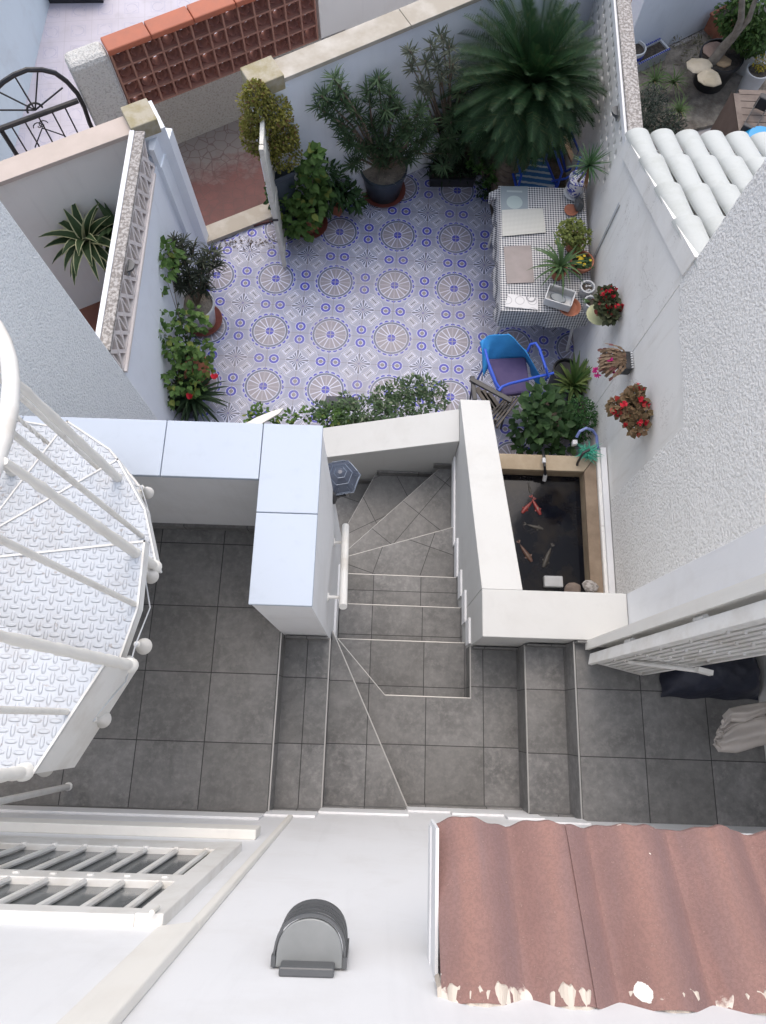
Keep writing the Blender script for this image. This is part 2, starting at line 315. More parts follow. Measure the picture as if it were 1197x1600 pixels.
# ------------------------------------------------------------------ stairway
st=thing('stairway','grey slate tiled stairway with pale metal nosings winding down between white walls','stairs',(0,0,0))
def nose(mb,a,b,z,nw=.0085):
    a=Vector((*a,z));b=Vector((*b,z)); mb.tube([a,b],nw*.5,6)
def step(pts,z,mat,noses):
    o=pr(pts,0,z).build('step',M[mat],st)
    if noses:
        m=MB()
        for a,b in noses: nose(m,a,b,z-.002,.0085 if z>1.2 else .0055)
        m.build('nosing',M['trim'],o)
    return o
pa=(-.253,.475);pb=(.19,-.44)
step([(-.49,-.44),(-.253,-.44),(-.253,.415),(-.49,.415)],2.31,'slate_m',[((-.253,-.44),(-.253,.415))])
step([pa,pb,(-.253,-.44)],2.13,'slate_m',[(pa,pb)])
step([pa,pb,(.817,-.44),(.817,.44),(.547,.44),(.547,.14),(.052,.142)],1.93,'slate_m',[(pa,(.052,.142)),((.052,.142),(.547,.14)),((.547,.14),(.547,.44))])
step([pa,(.052,.142),(.547,.14),(.547,.48),(-.256,.48)],1.70,'slate_m',[((-.256,.48),(.547,.478))])
step([(-.256,.48),(.547,.48),(.547,.729),(-.256,.733)],1.49,'slate_m',[((-.256,.733),(.547,.729))])
step([(-.256,.733),(.547,.729),(.547,.974),(-.256,.978)],1.28,'slate_m',[((-.256,.978),(.547,.974))])
step([(-.256,.978),(.547,.974),(.547,1.402),(-.256,1.145)],1.07,'slate_w1',[((-.256,1.145),(.547,1.402))])
step([(-.256,1.145),(.547,1.402),(.547,1.95),(.44,1.93),(-.256,1.245)],.86,'slate_w2',[((-.256,1.245),(.445,1.935))])
step([(-.256,1.245),(.445,1.935),(.547,1.96),(-.06,1.96),(-.30,1.45),(-.256,1.4)],.65,'slate_w3',[((-.30,1.45),(-.06,1.95))])
step([(-.256,1.17),(-.06,1.96),(-.5,1.96),(-.5,1.17)],.43,'slate_w1',[]); step([(-.5,1.17),(-.5,1.96),(-.85,1.96),(-.85,1.17)],.22,'slate_w1',[])
step([(.817,-.44),(1.03,-.44),(1.03,.43),(.817,.43)],2.17,'slate_r',[((.817,-.44),(.817,.43))])
m=MB(); nose(m,(1.03,-.44),(1.03,.43),2.389); m.build('nosing',M['trim'],st)
nose_t=MB(); nose(nose_t,(-.49,-.44),(-.49,.415),2.499); nose_t.build('nosing',M['trim'],st)
# dark skirting upstands
for q in ((-2.4,-.49,-.44,-.43,2.5,2.57),(-.489,-.253,-.44,-.43,2.31,2.39),(-.252,.17,-.44,-.43,2.13,2.21),(.19,.816,-.44,-.43,1.93,2.02),(.818,1.029,-.44,-.43,2.17,2.25),(-2.3,-.504,.94,.955,2.5,2.56),
  (-.48,-.26,.40,.412,2.31,2.40),(.56,.816,.418,.428,1.93,2.0),(.818,1.03,.418,.428,2.17,2.24),(1.031,1.28,.418,.428,2.39,2.46)): bx(*q).build('skirting',M['slate_m'],st)
for y0,y1,z in ((.15,.478,1.70),(.482,.727,1.49),(.733,.972,1.28),(.978,1.40,1.07),(1.404,1.94,.86)): bx(.540,.546,y0,y1,z,z+.05).build('skirting',M['slate_m'],st)
for x0,x1,z in ((.40,.54,.86),(-.05,.40,.65),(-.3,-.06,.43)): bx(x0,x1,1.938,1.949,z,z+.085).build('skirting',M['slate_m'],st)
# ------------------------------------------------------------------ L parapet
pp=thing('terrace_parapet','L-shaped white parapet with glossy white capping slabs beside the spiral stair','parapet',(-.38,1.05,2.5))
m=MB(); m.prism([(-.495,.418),(-.262,.418),(-.262,1.163),(-2.3,1.163),(-2.4,.955),(-.495,.955)],0,3.375); 
m.build('wall',M['white'],pp)
m=MB(); m.box(-.262,-.252,1.163,1.95,0,1.10); 
for x0,x1,y0,y1 in ((-2.25,-1.505,.925,1.17),(-1.502,-.906,.925,1.17),(-.903,-.505,.925,1.17),(-.502,-.256,.786,1.17),(-.502,-.256,.414,.783)): bx(x0,x1,y0,y1,3.377,3.4).build('capping_slab',M['coping'],pp,bevel=.003)
m=MB(); m.prism([(-.500,.413),(-.262,.413),(-.262,1.17),(-.500,1.17)],2.38,2.395)
# pier foot steps (white strings running down beside the stair)
m=MB(); 
for y0,y1,z in ((.413,.70,1.75),(.70,.95,1.56),(.95,1.17,1.34)): m.box(-.262,-.250,y0,y1,z,z+.16)
m.build('stair_string',M['white'],pp)
hr=thing('stair_handrail','short white tubular handrail on two brackets on the parapet stair side','handrail',(-.2,.6,2.35))
h0=P(540,822,2.25); h1=P(536,948,2.62); 
m=MB(); m.tube([h0,h1],.021,14); m.build('rail',M['metalwhite'],hr,True)
for t in (.20,.88):
    p=h0.lerp(h1,t); m=MB(); m.tube([(-.262,p.y,p.z-.05),(p.x-.0,p.y,p.z-.05),p],.009,8); m.tube([(-.262,p.y,p.z-.05),(-.255,p.y,p.z-.05)],.022,12); m.build('bracket',M['metalwhite'],hr,True)
# ------------------------------------------------------------------ stair side wall + front wall
sw=thing('stair_wall','white plastered stair wall with sloping capping between stairs and fish pond','wall',(.65,1.2,0))
zt=lambda y: 2.42-(y-.68)*.62
m=MB(); m.prism([(.547,.69),(.765,.69),(.765,2.27),(.547,2.27)],0,[zt(.69),zt(.69),zt(2.27),zt(2.27)]); m.build('side_wall',M['capwhite'],sw,bevel=.004)
m=MB(); m.box(.547,1.315,.436,.688,0,2.42); m.build('front_wall',M['capwhite'],sw,bevel=.004)
zb=lambda x: 1.40-(.545-x)*.42
m=MB(); m.prism([(-.50,1.955),(.545,1.955),(.545,2.21),(-.50,2.21)],0,[zb(-.5),zb(.545),zb(.545),zb(-.5)]); m.build('rear_wall',M['capwhite'],sw,bevel=.004)
m=MB()
for y0,y1,z in ((.45,.60,1.93),(.60,.80,1.74),(.80,.975,1.52),(.975,1.25,1.30),(1.25,1.94,1.10)): m.box(.534,.5465,y0,y1,z-.12,z+.03)
m.build('stair_string',M['white'],sw)
# ------------------------------------------------------------------ house
hw=thing('house_wall','white rendered house wall at the bottom with barred window and raised pilaster','house',(0,-.44,2.4))
m=MB(); m.box(-2.6,1.97,-.68,-.44,1.5,5.85)
m.build('wall',M['white'],hw)
m=MB()
for a,b_,z in ((-2.1,-.50,2.57),(-.50,-.26,2.46),(-.26,.18,2.3),(.18,.40,2.14),(.40,.66,2.2),(.66,.84,2.3),(.84,1.03,2.42)): m.box(a,b_,-.44,-.428,z-.02 if a>-2 else 2.57,z+.13 if a>-2 else 2.72)
m.build('skirting_band',M['white'],hw,bevel=.003)
m=MB(); 
m.prism([(-.385,-.44),(-.358,-.44),(-.361,-.424),(-.382,-.424)],2.62,4.40); m.prism([(-.452,-.44),(-.358,-.44),(-.362,-.420),(-.445,-.432)],4.40,5.84); m.build('pilaster',M['cream'],hw,bevel=.004)
# barred window
wn=bx(-1.9,-.452,-.4425,-.438,3.45,4.39); 
fr=MB()
for x0,x1,z0,z1 in ((-2.4,-.502,4.335,4.39),(-2.4,-.502,3.46,3.60),(-.502,-.44,3.46,4.39),(-2.4,-.502,3.985,4.065)): fr.box(x0,x1,-.455,-.415 if x1-x0>1 else -.412,z0,z1)
win=fr.build('window',M['metalwhite'],hw,bevel=.003)
bx(-2.4,-.503,-.4395,-.434,3.47,4.385).build('pane',M['blackglass'] if 0 else mottled('shaded_window_glass',(.10,.11,.115),(.17,.18,.18),2,.15,0),win)
bx(-2.4,-.43,-.4405,-.405,3.12,3.235).build('sill',M['cream'],win,bevel=.004)
for i in range(15):
    for dx,za,zb_ in ((0,3.60,3.99),(-.012,4.03,4.35)):
        x=-.53-.0985*i+dx; m=MB(); yb=-.424; m.tube([(x,yb,za-.01),(x,yb,zb_+.02)],.0088,8); m.tube([(x,yb,za-.004),(x,-.4105,za-.004)],[.012,.009],8); m.build('window_bar',M['metalwhite'],win,True)
pk=PY(237,1426,-.405); m=MB(); m.tube([pk,pk-Vector((0,0,.05))],[.006,.0035],8); tag(m.build('clothes_peg',M['cream'],None,True),'small cream peg standing on the lower frame of the barred window','peg')
# wall lamp: half-round body with hooped bands
lp=thing('wall_lamp','grey half-round metal wall lamp with curved bands on the white house wall','lamp',(-.105,-.44,4.6))
def dshape(w_,d,n=22): return [(-w_/2*cos(PI*k/n)*(1-.0*sin(PI*k/n)), d*sin(PI*k/n)**.62) for k in range(n+1)]
lc=-.106; ly=-.436
m=MB(); m.prism([(lc+x,ly+y) for x,y in dshape(.122,.080)],4.61,4.622); m.build('top_plate',M['greymetal'],lp,bevel=.002)
m=MB(); m.box(lc-.050,lc+.048,-.44,-.424,4.622,4.66); m.build('mounting_box',M['darkgreymetal'],lp,bevel=.003)
m=MB(); m.prism([(lc+x*.8,ly+y*.75) for x,y in dshape(.122,.080)],4.50,4.608); m.build('diffuser',mottled('frosted_lamp_glass',(.52,.53,.53),(.6,.6,.6),4,.4,0),lp)
for z in (4.606,4.575,4.545,4.508):
    m=MB(); o=[(lc+x,ly+y) for x,y in dshape(.134,.088)]; n=len(o); hgt=.006 if z in(4.545,4.575) else .013
    inn=[(lc+x,ly+y) for x,y in dshape(.127,.082)]
    vs=[(p[0],p[1],z+dz) for dz in (0,hgt) for p in o]+[(p[0],p[1],z+dz) for dz in (0,hgt) for p in inn]
    fs=[]
    for i in range(n-1): fs+=[(i,i+1,n+i+1,n+i),(2*n+i+1,2*n+i,3*n+i,3*n+i+1),(n+i,n+i+1,3*n+i+1,3*n+i),(i+1,i,2*n+i,2*n+i+1)]
    m.add(vs,fs); m.build('band',M['darkgreymetal'],lp)
for s_ in (-1,1): bx(lc+s_*.0655-.004,lc+s_*.0655+.004,ly+.0,ly+.018,4.50,4.622).build('side_strap',M['darkgreymetal'],lp)
# red clay canopy sheets
def claymat():
    m,b=newmat('red_roof_tile',(.32,.12,.09),.9); v=world(); n=noise(v,7,5); g=noise(v,170,3,.75); x,y,z=xyz(v)
    st_=X.nt.nodes.new('ShaderNodeMapping'); st_.inputs['Scale'].default_value=(9,1.2,1.2); X.nt.links.new(v,st_.inputs[0]); s1=noise(st_.outputs[0],2,3)
    c=mix(remap(n,.35,.65),(.225,.13,.115),(.27,.155,.135)); c=mix(remap(s1,.45,.65)*.6,c,(.22,.145,.14)); rr_=((x-.192)/.157+.5).mod(1.)-.5; c=mix(remap(rr_,.10,.30)*remap(rr_,.5,.40)*.45,c,(.19,.13,.135)); c=mix(remap((rr_+.08).abs(),.16,.02)*.35,c,(.30,.16,.125)); c=mix(remap(g,.45,.7)*.62,c,(.13,.075,.065)); c=mix(remap(g,.60,.70)*.45,c,(.46,.30,.26))  # ridge sides painted lit on the left, shaded purple on the right, plus weathering
    sp=noise(v,26,2,.4); c=mix(sp.gt(.775),c,(.72,.66,.6)); ed=remap(y+(noise(v,24,5)-.5)*.09,-.422,-.430); c=mix(ed*noise(v,14,3).gt(.54)*X.m('MAXIMUM',x.lt(.24),noise(v,6,2).gt(.62)),c,(.66,.60,.53))
    for sx_,sy_ in ((.462,-.420),(.602,-.420)): c=mix((hyp(x-sx_,y-sy_)+(noise(v,60,3)-.5)*.014).lt(.0125),c,(.75,.73,.68)); setcol(b,c); bump(b,g,.5,.0025); return m
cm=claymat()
cn=thing('roof_tile_canopy','short canopy of weathered red clay roof tiles over the house door','canopy',(.9,-.3,4.6))
per=.157; cx0=.192
def wave(x): 
    t=((x-cx0)/per+.5)%1-.5
    return .044*max(0,cos(t*PI*1.0))**1.25 if abs(t)<.5 else 0
def sheet(x0,x1,lift,name='roof_tile'):
    m=MB(); n=int((x1-x0)/.008)+1; xs=[x0+(x1-x0)*i/n for i in range(n+1)]; rows=12; vs=[];
    for j in range(rows+1):
        t=j/rows; 
        for x in xs: wv_=wave(x); vs.append((x,-.195-.258*t+wv_*.42+(.003*sin(x*47)+.002*sin(x*131) if j==0 else 0),4.575+.157*t+wv_*.8+lift))
    w_=len(xs); top=len(vs); vs+= [(a,b_,c-.014) for a,b_,c in vs]
    fs=[(j*w_+i,j*w_+i+1,(j+1)*w_+i+1,(j+1)*w_+i) for j in range(rows) for i in range(w_-1)]
    fs=[f[::-1] for f in fs]+[tuple(q+top for q in f) for f in fs]+[(i,i+1,i+1+top,i+top) for i in range(w_-1)]+[((j)*w_,(j)*w_+top,(j+1)*w_+top,(j+1)*w_) for j in range(rows)]+[(j*w_+w_-1,(j+1)*w_+w_-1,(j+1)*w_+w_-1+top,j*w_+w_-1+top) for j in range(rows)]
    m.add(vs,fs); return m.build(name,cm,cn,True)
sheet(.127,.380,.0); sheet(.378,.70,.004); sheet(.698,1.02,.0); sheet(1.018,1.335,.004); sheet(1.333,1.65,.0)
m=MB(); N=1
for i in range(N):
    x=.118+1.5*i/N; x2=x+1.5/N+.001; wv=wave(x); x2=x2
xs=[.120+.004*k for k in range(380)]; fy=[-.434+.006*sin(x*61)+.004*sin(x*173+1)+.003*sin(x*410)+rnd(-.0015,.0015)+wave(x)*.42 for x in xs]; fz=[4.718+wave(x)*.9+.002*sin(x*230) for x in xs]; m.add([(x,-.446,z+.012) for x,z in zip(xs,fz)]+[(x,y_,z) for x,y_,z in zip(xs,fy,fz)]+[(x,y_,z-.06) for x,y_,z in zip(xs,fy,fz)],[(i+r*380,i+1+r*380,i+1+(r+1)*380,i+(r+1)*380) for r in range(2) for i in range(379)])
m.build('mortar_bed',white('rough_mortar',(.56,.50,.43),(.42,.36,.3),.5,.6),cn)
bx(.118,1.6,-.44,-.20,4.515,4.565).build('soffit',M['white'],cn); bx(.121,.127,-.44,-.19,4.53,4.66).build('verge',M['white'],cn)
sp=thing('vertical_spout','thin white pipe stub standing against the house wall beside the stair','pipe',(-1.45,-.36,2.5))
# ------------------------------------------------------------------ entry jamb + folding gate
ja=thing('entry_jamb','tall white door jamb rising at the right end of the front wall','wall',(1.5,.6,2.39))
m=MB(); m.box(1.318,1.83,.495,.688,0,5.2); m.build('wall_return',M['white'],ja,bevel=.004)
m=MB(); m.box(1.33,1.83,.425,.492,2.39,5.2); m.build('frame',M['cream'],ja,bevel=.003); bx(1.325,1.335,.37,.43,2.39,5.2).build('door_frame',M['metalwhite'],ja,bevel=.002)
fg=thing('folding_gate','white metal gate leaf of close vertical bars folded open beside the entry steps','gate',(1.15,.33,2.42))
g0=Vector((1.10,.335,2.44)); g1=Vector((1.36,.275,2.44)); gd=(g1-g0).normalized(); gn=Vector((-gd.y,gd.x,0)); up=Vector((0,0,1))
m=MB(); m.obox(g0+up*1.55,gd*.010,gn*.028,up*1.55); m.build('hinge_stile',M['metalwhite'],fg,bevel=.002)
m=MB(); m.obox(g1+up*1.55,gd*.006,gn*.012,up*1.55); m.build('end_stile',M['metalwhite'],fg,bevel=.002)
for z in (0,.55,3.1): m=MB(); m.obox((g0+g1)/2+up*z,gd*.13,gn*.012,up*.012); m.build('rail',M['metalwhite'],fg)
for i in range(7):
    c=g0.lerp(g1,.16+.115*i); m=MB(); m.obox(c+up*1.55,gd*.009,gn*.011,up*1.53)
    for k in range(11): m.obox(c+gn*-.013+up*(.25+.28*k+.05*i),gd*.005,gn*.006,up*.005)
    m.build('bar',M['metalwhite'],fg)
m=MB(); m.tube([g0.lerp(g1,.3)+up*.35+gn*-.02,g0.lerp(g1,1.0)+up*.72+gn*-.04],.010,8); m.obox(g0.lerp(g1,.95)+up*.74+gn*-.045,gd*.03,gn*.01,up*.02); m.build('latch',M['metalwhite'],fg)
for z in (.5,1.2,1.75,2.5):
    m=MB(); m.tube([(1.115,.37,2.44+z),(1.115,.37,2.52+z)],.013,10); m.tube([(1.115,.37,2.48+z),(1.32,.40,2.48+z)],.006,6); m.build('hinge',M['metalwhite'],fg)
bx(1.08,1.10,.385,.43,2.42,5.2).build('hinge_post',M['cream'],ja)
m=bx(1.10,1.33,.40,.432,2.43,5.2); m.build('side_frame',M['cream'],ja)
# right flank wall (neighbour house) : smooth wall with rough stucco upper layer
rw=thing('right_house_wall','tall white house side wall, rough stucco above and smooth paint below','house',(1.95,1.2,0))
m=MB(); m.box(1.838,3.2,.43,2.70,0,4.4); m.box(1.97,3.2,-.68,.43,0,4.4); m.build('core_wall',M['oldwhite'],rw)
def sidepoly(pts,x0,x1,name,mat,par,jag=0):
    P2=[]
    n=len(pts)
    for i in range(n):
        a=Vector(pts[i]);b=Vector(pts[(i+1)%n]); k=max(1,int((b-a).length/.03)) if jag else 1
        for q in range(k):
            p=a.lerp(b,q/k); 
            if jag and q: p=p+Vector((rnd(-jag,jag),rnd(-jag,jag)))
            P2.append(p)
    m=MB(); n=len(P2); vs=[(x0,p.x,p.y) for p in P2]+[(x1,p.x,p.y) for p in P2]
    m.add(vs,[tuple(range(n)),tuple(range(n,2*n))[::-1]]+[((i+1)%n,i,i+n,(i+1)%n+n) for i in range(n)]); return m.build(name,mat,par)
sidepoly([(.69,.79),(1.755,.79),(1.78,2.17),(2.1,2.22),(2.45,2.24),(2.70,2.31),(2.70,4.4),(.69,4.4)],1.828,1.838,'stucco_layer',M['stucco'],rw,.004)
# lower wall running on from the house, verge and small white tiled lean-to roof
lr=thing('tiled_lean_to','small lean-to roof of white barrel tiles against the stucco house side','roof',(2.5,3.5,0))
sidepoly([(2.70,0),(4.50,0),(4.50,1.68),(2.70,2.48)],1.834,1.95,'side_wall',M['oldwhite'],lr)
sidepoly([(2.70,2.38),(4.35,1.60),(4.42,1.66),(4.40,1.74),(2.70,2.56)],1.815,1.95,'verge_band',M['oldwhite'],lr)
whtile=white('white_barrel_tile',(.45,.47,.46),(.30,.31,.27),.65,.35)
m=MB(); m.prism([(1.95,2.70),(3.2,2.70),(3.2,4.35),(1.95,4.35)],[2.40,2.40,1.62,1.62],[2.46,2.46,1.68,1.68]); m.build('roof_deck',M['oldwhite'],lr)
for c in range(7):
    xc=1.90+.195*c
    m=MB()
    for t in range(4):
        y1=4.46-.44*t; z1=1.70+.205*t; y0=y1-.50; z0=z1+.235; n=12; vs=[]
        for (yy,zz,r) in ((y1,z1+.012,.093),(y0,z0-.010,.074)):
            for rr_ in (r,r-.012):
                for k in range(n+1): a=PI*k/n; vs.append((xc+rr_*cos(a)*1.0,yy,zz+rr_*sin(a)*.78))
        q=n+1
        m.add(vs,[(k,k+1,2*q+k+1,2*q+k)[::-1] for k in range(n)]+[(q+k,3*q+k,3*q+k+1,q+k+1)[::-1] for k in range(n)]+[(k,q+k,q+k+1,k+1)[::-1] for k in range(n)])
    m.build('tile_row',whtile,lr,True)
# left flank wall
lw=thing('left_house_wall','tall pebbledashed white dividing wall rising behind the spiral stair','wall',(-2.2,1.2,0))
pr([(-2.7,-.68),(-2.50,-.68),(-1.935,2.41),(-2.15,2.46)],0,4.4).build('stucco_wall',M['stucco_blue'],lw,bevel=.01)
# ------------------------------------------------------------------ lattice walls
def lattice(x0,x1,y0,y1,z0,z1,cell,name,par,mat,r=.0135,ring=True):
    m=MB(); rows=max(1,round((z1-z0)/(cell*1.25))); h=(z1-z0)/rows; n=round((y1-y0)/cell); wd=(y1-y0)/n; xc=(x0+x1)/2; xt=(x1-x0)/2
    for i in range(n):
        for j in range(rows):
            a=Vector((xc,y0+i*wd,z0+j*h)); 
            for s_ in (0,1):
                p=a+Vector((0,0,h*s_)); q=a+Vector((0,wd,h*(1-s_))); d=(q-p); l=d.length/2; d.normalize(); nn=Vector((1,0,0)).cross(d)
                m.obox((p+q)/2,Vector((xt-.0015*s_-.0007*((i+j)%2),0,0)),nn*r,d*l)
            if ring:
                c=a+Vector((0,wd/2,h/2)); m.obox(a+Vector((0,0,h/2)),Vector((xt-.003,0,0)),Vector((0,r*.6,0)),Vector((0,0,h*.30)))
                m.obox(c,Vector((xt-.004,0,0)),Vector((0,r*2.1,0)),Vector((0,0,r*2.1)))
    m.box(x0,x1,y0,y1,z0-.012,z0+.010); m.box(x0,x1,y0,y1,z1-.01,z1+.012)
    return m.build(name,mat,par)
back_pink=mottled('clay_inside_of_block',(.36,.24,.18),(.44,.31,.24),6,.9,.2)
ll=thing('left_lattice_wall','white wall topped by a pale diamond lattice and speckled concrete coping left of the patio','wall',(-1.98,3.4,0))
m=MB(); m.box(-2.02,-1.94,2.41,4.40,0,1.40); m.build('base_wall',M['bluewall'],ll)
m=MB(); m.prism([(-2.0,2.415),(-1.915,2.415),(-1.925,4.2),(-2.0,4.2)],1.401,1.425); m.build('ledge',M['lattice'],ll)
lattice(-1.985,-1.935,2.42,4.26,1.435,1.695,.155,'lattice_panel',ll,M['lattice'])
bx(-2.03,-2.0,2.42,4.26,1.402,1.69).build('lattice_back',back_pink,ll)
m=MB(); m.box(-2.008,-1.93,2.415,4.32,1.70,1.73); m.build('coping',M['concrete'],ll,bevel=.006)
bx(-2.048,-2.010,2.415,4.32,1.60,1.735).build('coping_edge',M['white'],ll,bevel=.004)
rl=thing('right_lattice_wall','low white wall with shallow pierced blocks and speckled concrete coping right of the patio','wall',(1.9,5.3,0))
m=MB(); m.box(1.852,1.94,4.50,6.66,0,1.02); m.build('base_wall',M['oldwhite'],rl)
def pierced(x0,x1,y0,y1,z0,z1,ny,nz):
    """solid panel with small slot openings"""
    m=MB(); dy=(y1-y0)/ny; dz=(z1-z0)/nz; sy=dy*.24; sz=dz*.28
    for j in range(nz):
        za=z0+j*dz; m.box(x0,x1,y0,y1,za,za+sz)
        m.box(x0,x1,y0,y1,za+dz-sz,za+dz)
        for i in range(ny): ya=y0+i*dy; s=sy*(1 if (i+j)%2 else 1.35); m.box(x0,x1-.001,ya,ya+s,za+sz,za+dz-sz); m.box(x0,x1-.001,ya+dy-s,ya+dy,za+sz,za+dz-sz)
    return m
pierced(1.852,1.88,4.2,6.66,1.021,1.60,22,4).build('pierced_blocks',M['oldwhite'],rl); bx(1.885,1.94,4.2,6.66,1.021,1.60).build('block_backs',M['white'],rl)
m=MB(); m.box(1.85,1.97,4.36,6.68,1.63,1.69); m.build('coping',M['concrete'],rl,bevel=.006); bx(1.832,1.852,4.3,6.68,1.60,1.66).build('coping_lip',M['white'],rl)
ll2=thing('ball_ornament','small grey half-round light fitting on the lattice wall coping','fitting',(1.86,4.9,1.6))
# half-round fittings on both lattice walls
def fitting(root,c,nrm):
    m=MB(); n=14; vs=[]
    for j in range(5):
        ph=j*PI/8
        for k in range(n+1):
            a=PI*k/n; vs.append((c[0]+nrm*.05*sin(a)*cos(ph),c[1]+.05*cos(a),c[2]-.055*sin(ph)*sin(a)))
    m.add(vs,[(j*(n+1)+k,j*(n+1)+k+1,(j+1)*(n+1)+k+1,(j+1)*(n+1)+k) for j in range(4) for k in range(n)]); m.add([(c[0],c[1]+.05,c[2])]+[(c[0]+nrm*.05*sin(PI*k/n),c[1]+.05*cos(PI*k/n),c[2]) for k in range(n+1)],[(0,k+1,k+2) for k in range(n)])
    m.build('shade',M['darkgreymetal'],root,True); bx(c[0]-.004,c[0]+.004,c[1]-.05,c[1]+.05,c[2]-.06,c[2]).build('back_plate',M['greymetal'],root)
ll2.name='wall_light'; tag(ll2,'small grey half-round light on the right lattice wall near its top','light','half-round lights on the lattice walls'); fitting(ll2,(1.832,4.86,1.56),-1)
l3=thing('wall_light','small grey half-round light on the left lattice wall panel','light',(-1.93,3.2,1.75),'half-round lights on the lattice walls'); fitting(l3,(-1.925,3.15,1.67),1)
# conduit on right wall
tag(seg((1.829,4.02),(1.829,4.05),.006,.76,1.45).build('cable_conduit',M['greywhite']),'thin grey conduit strip running up the smooth right wall above the table','conduit')
# ------------------------------------------------------------------ gate pillars, back wall, left wall
wa=Vector((-.97,4.90)); wdv=Vector((1,.60)).normalized()
def wl(t): return wa+wdv*t
bw=thing('back_wall','white back wall of the patio with worn beige coping behind the oleanders','wall',(.4,5.7,0))
seg(wl(-.02),wl(3.3),.16,0,1.66).build('wall',M['bluewall'],bw)
for a,b in ((.07,1.25),(1.255,2.2),(2.205,3.3)): seg(wl(a),wl(b),.215,1.662,1.70,-.02).build('coping',M['beigestone'],bw,bevel=.004)
tag(seg(wl(-.19),wl(.10),.24,0,1.62,-.03).build('gate_pillar',M['bluewall']),'white gate pillar right of the opening, square lichen cap on top','pillar',"gate pillars")
p=bpy.data.objects['gate_pillar']; 
capm=seg(wl(-.21),wl(.07),.235,1.62,1.75,-.04); o=capm.build('cap',M['capstone'],None,bevel=.008); o.parent=p
lv=Vector((1,.54)).normalized(); la=Vector((-1.86,4.455)); lwl=lambda t: la+lv*t
g2=seg(lwl(-.16),lwl(.04),.30,0,1.62,-.0).build('gate_pillar',M['bluewall']); tag(g2,'white gate pillar left of the opening where lattice and coping meet','pillar',"gate pillars")
o=seg(lwl(-.22),lwl(.0),.235,1.62,1.75,-.04).build('cap',M['capstone'],None,bevel=.008); o.parent=g2
m=MB(); m.prism([(-1.94,4.30),(-1.90,4.30),(-1.86,4.70),(-2.02,4.72),(-2.02,4.4)],0,1.38); m.prism([(-1.95,4.30),(-1.91,4.30),(-1.89,4.60),(-2.0,4.6)],1.38,1.56); o=m.build('plinth',M['bluewall'],None); o.parent=g2
nb=thing('left_back_wall',"neighbour's cream white wall with smooth pinkish coping at the upper left",'wall',(-3,4,0))
seg(lwl(-3.6),lwl(-.17),.13,0,1.66).build('wall',M['cream'],nb)
for a,b in ((-3.6,-1.56),(-1.555,-.20)): seg(lwl(a),lwl(b),.19,1.662,1.70,-.03).build('coping',M['pinkstone'],nb,bevel=.004)
tag(seg((-1.93,4.66),(-1.0,5.155),.19,0,.045,-.075).build('gate_threshold',M['beigestone']),'worn beige stone threshold between red alley paving and patterned patio','threshold')
# open gate leaf seen on edge
gl=thing('gate_leaf','narrow white painted gate leaf standing open on the patio tiles','gate',(-1.06,4.37,0))
a=Vector((-1.064,4.385,0)); b=Vector((-1.09,4.86,0)); d=(b-a).normalized(); n_=Vector((-d.y,d.x,0)); peel=white('peeling_white_paint',(.68,.66,.60),(.30,.24,.18),.75,.5,9)
m=MB(); m.obox(a+up*.78,n_*.019,d*.024,up*.76); m.build('stile',peel,gl,bevel=.003)
m=MB(); m.obox(b-d*.04+up*.78,n_*.019,d*.024,up*.76); m.build('stile',peel,gl,bevel=.003)
m=MB(); m.obox((a+b)/2+up*.72,n_*.008,d*.2,up*.66); m.build('panel',peel,gl)
for z in (.12,.75,1.5): m=MB(); m.obox((a+b)/2+up*z,n_*.016,d*.2,up*.035); m.build('rail',peel,gl)
m=MB(); m.tube([a+up*.72-n_*-.0,a+up*.72+n_*.05-d*.02,a+up*.66+n_*.05-d*.02],.006,6); m.obox(a+up*.72-d*.026,n_*.03,d*.003,up*.012); m.build('latch',M['blackmetal'],gl)
# alley wall with breeze blocks
bz=thing('breeze_block_wall','terracotta breeze block screen with orange clay coping on a rough beige base','wall',(-1.6,6.3,0))
q0=Vector((-2.60,BL(-2.60))); qd=Vector((1,.58)).normalized(); ql=lambda t:q0+qd*t
seg(ql(0),ql(2.38),.16,0,.57).build('base_wall',M['stucco_beige'],bz)
cw=.157; ncol=13; nrow=4
qn=Vector((-qd.y,qd.x))
mb=MB(); mf=MB()
for i in range(ncol):
    for j in range(nrow):
        c=ql(.02+cw*(i+.5)); cz=.575+cw*(j+.5); K=24
        def pt(u,v,dep): p=c+qd*u+qn*dep; return (p.x,p.y,cz+v)
        rings=[]
        for (rad,dep,sqf) in ((.070,.03,1),(.060,.055,.75),(.048,.035,.35),(.036,.06,.1),(.027,.11,0)):
            rg=[]
            for k in range(K):
                t=2*PI*k/K; ct,s_=cos(t),sin(t); mx=max(abs(ct),abs(s_)); sq=1/mx; wob=1+(.16*cos(4*t) if rad in(.048,.036) else 0); r_=rad*((1-sqf)+sqf*sq)*wob; rg.append(pt(r_*ct,r_*s_,dep))
            rings.append(rg)
        vs=[p_ for rg in rings for p_ in rg]; mb.add(vs,[(a_*K+k,a_*K+(k+1)%K,(a_+1)*K+(k+1)%K,(a_+1)*K+k) for a_ in range(4) for k in range(K)])
        if (i*5+j*3)%4: mb.add([pt(.03*cos(2*PI*k/12),.03*sin(2*PI*k/12),.115) for k in range(12)],[tuple(range(12))])
for i in range(ncol+1): seg(ql(.02+cw*i-.009),ql(.02+cw*i+.009),.12,.571,.575+cw*nrow,0,mf)
for j in range(nrow+1): seg(ql(.02),ql(.02+cw*ncol),.119,.575+cw*j-.008,.575+cw*j+.008,.001,mf)
mb.build('block_screen',M['terr_lat'],bz,True); mf.build('block_frame',mottled('pale_clay_joint',(.36,.19,.14),(.30,.15,.11),9,.9,.2),bz)
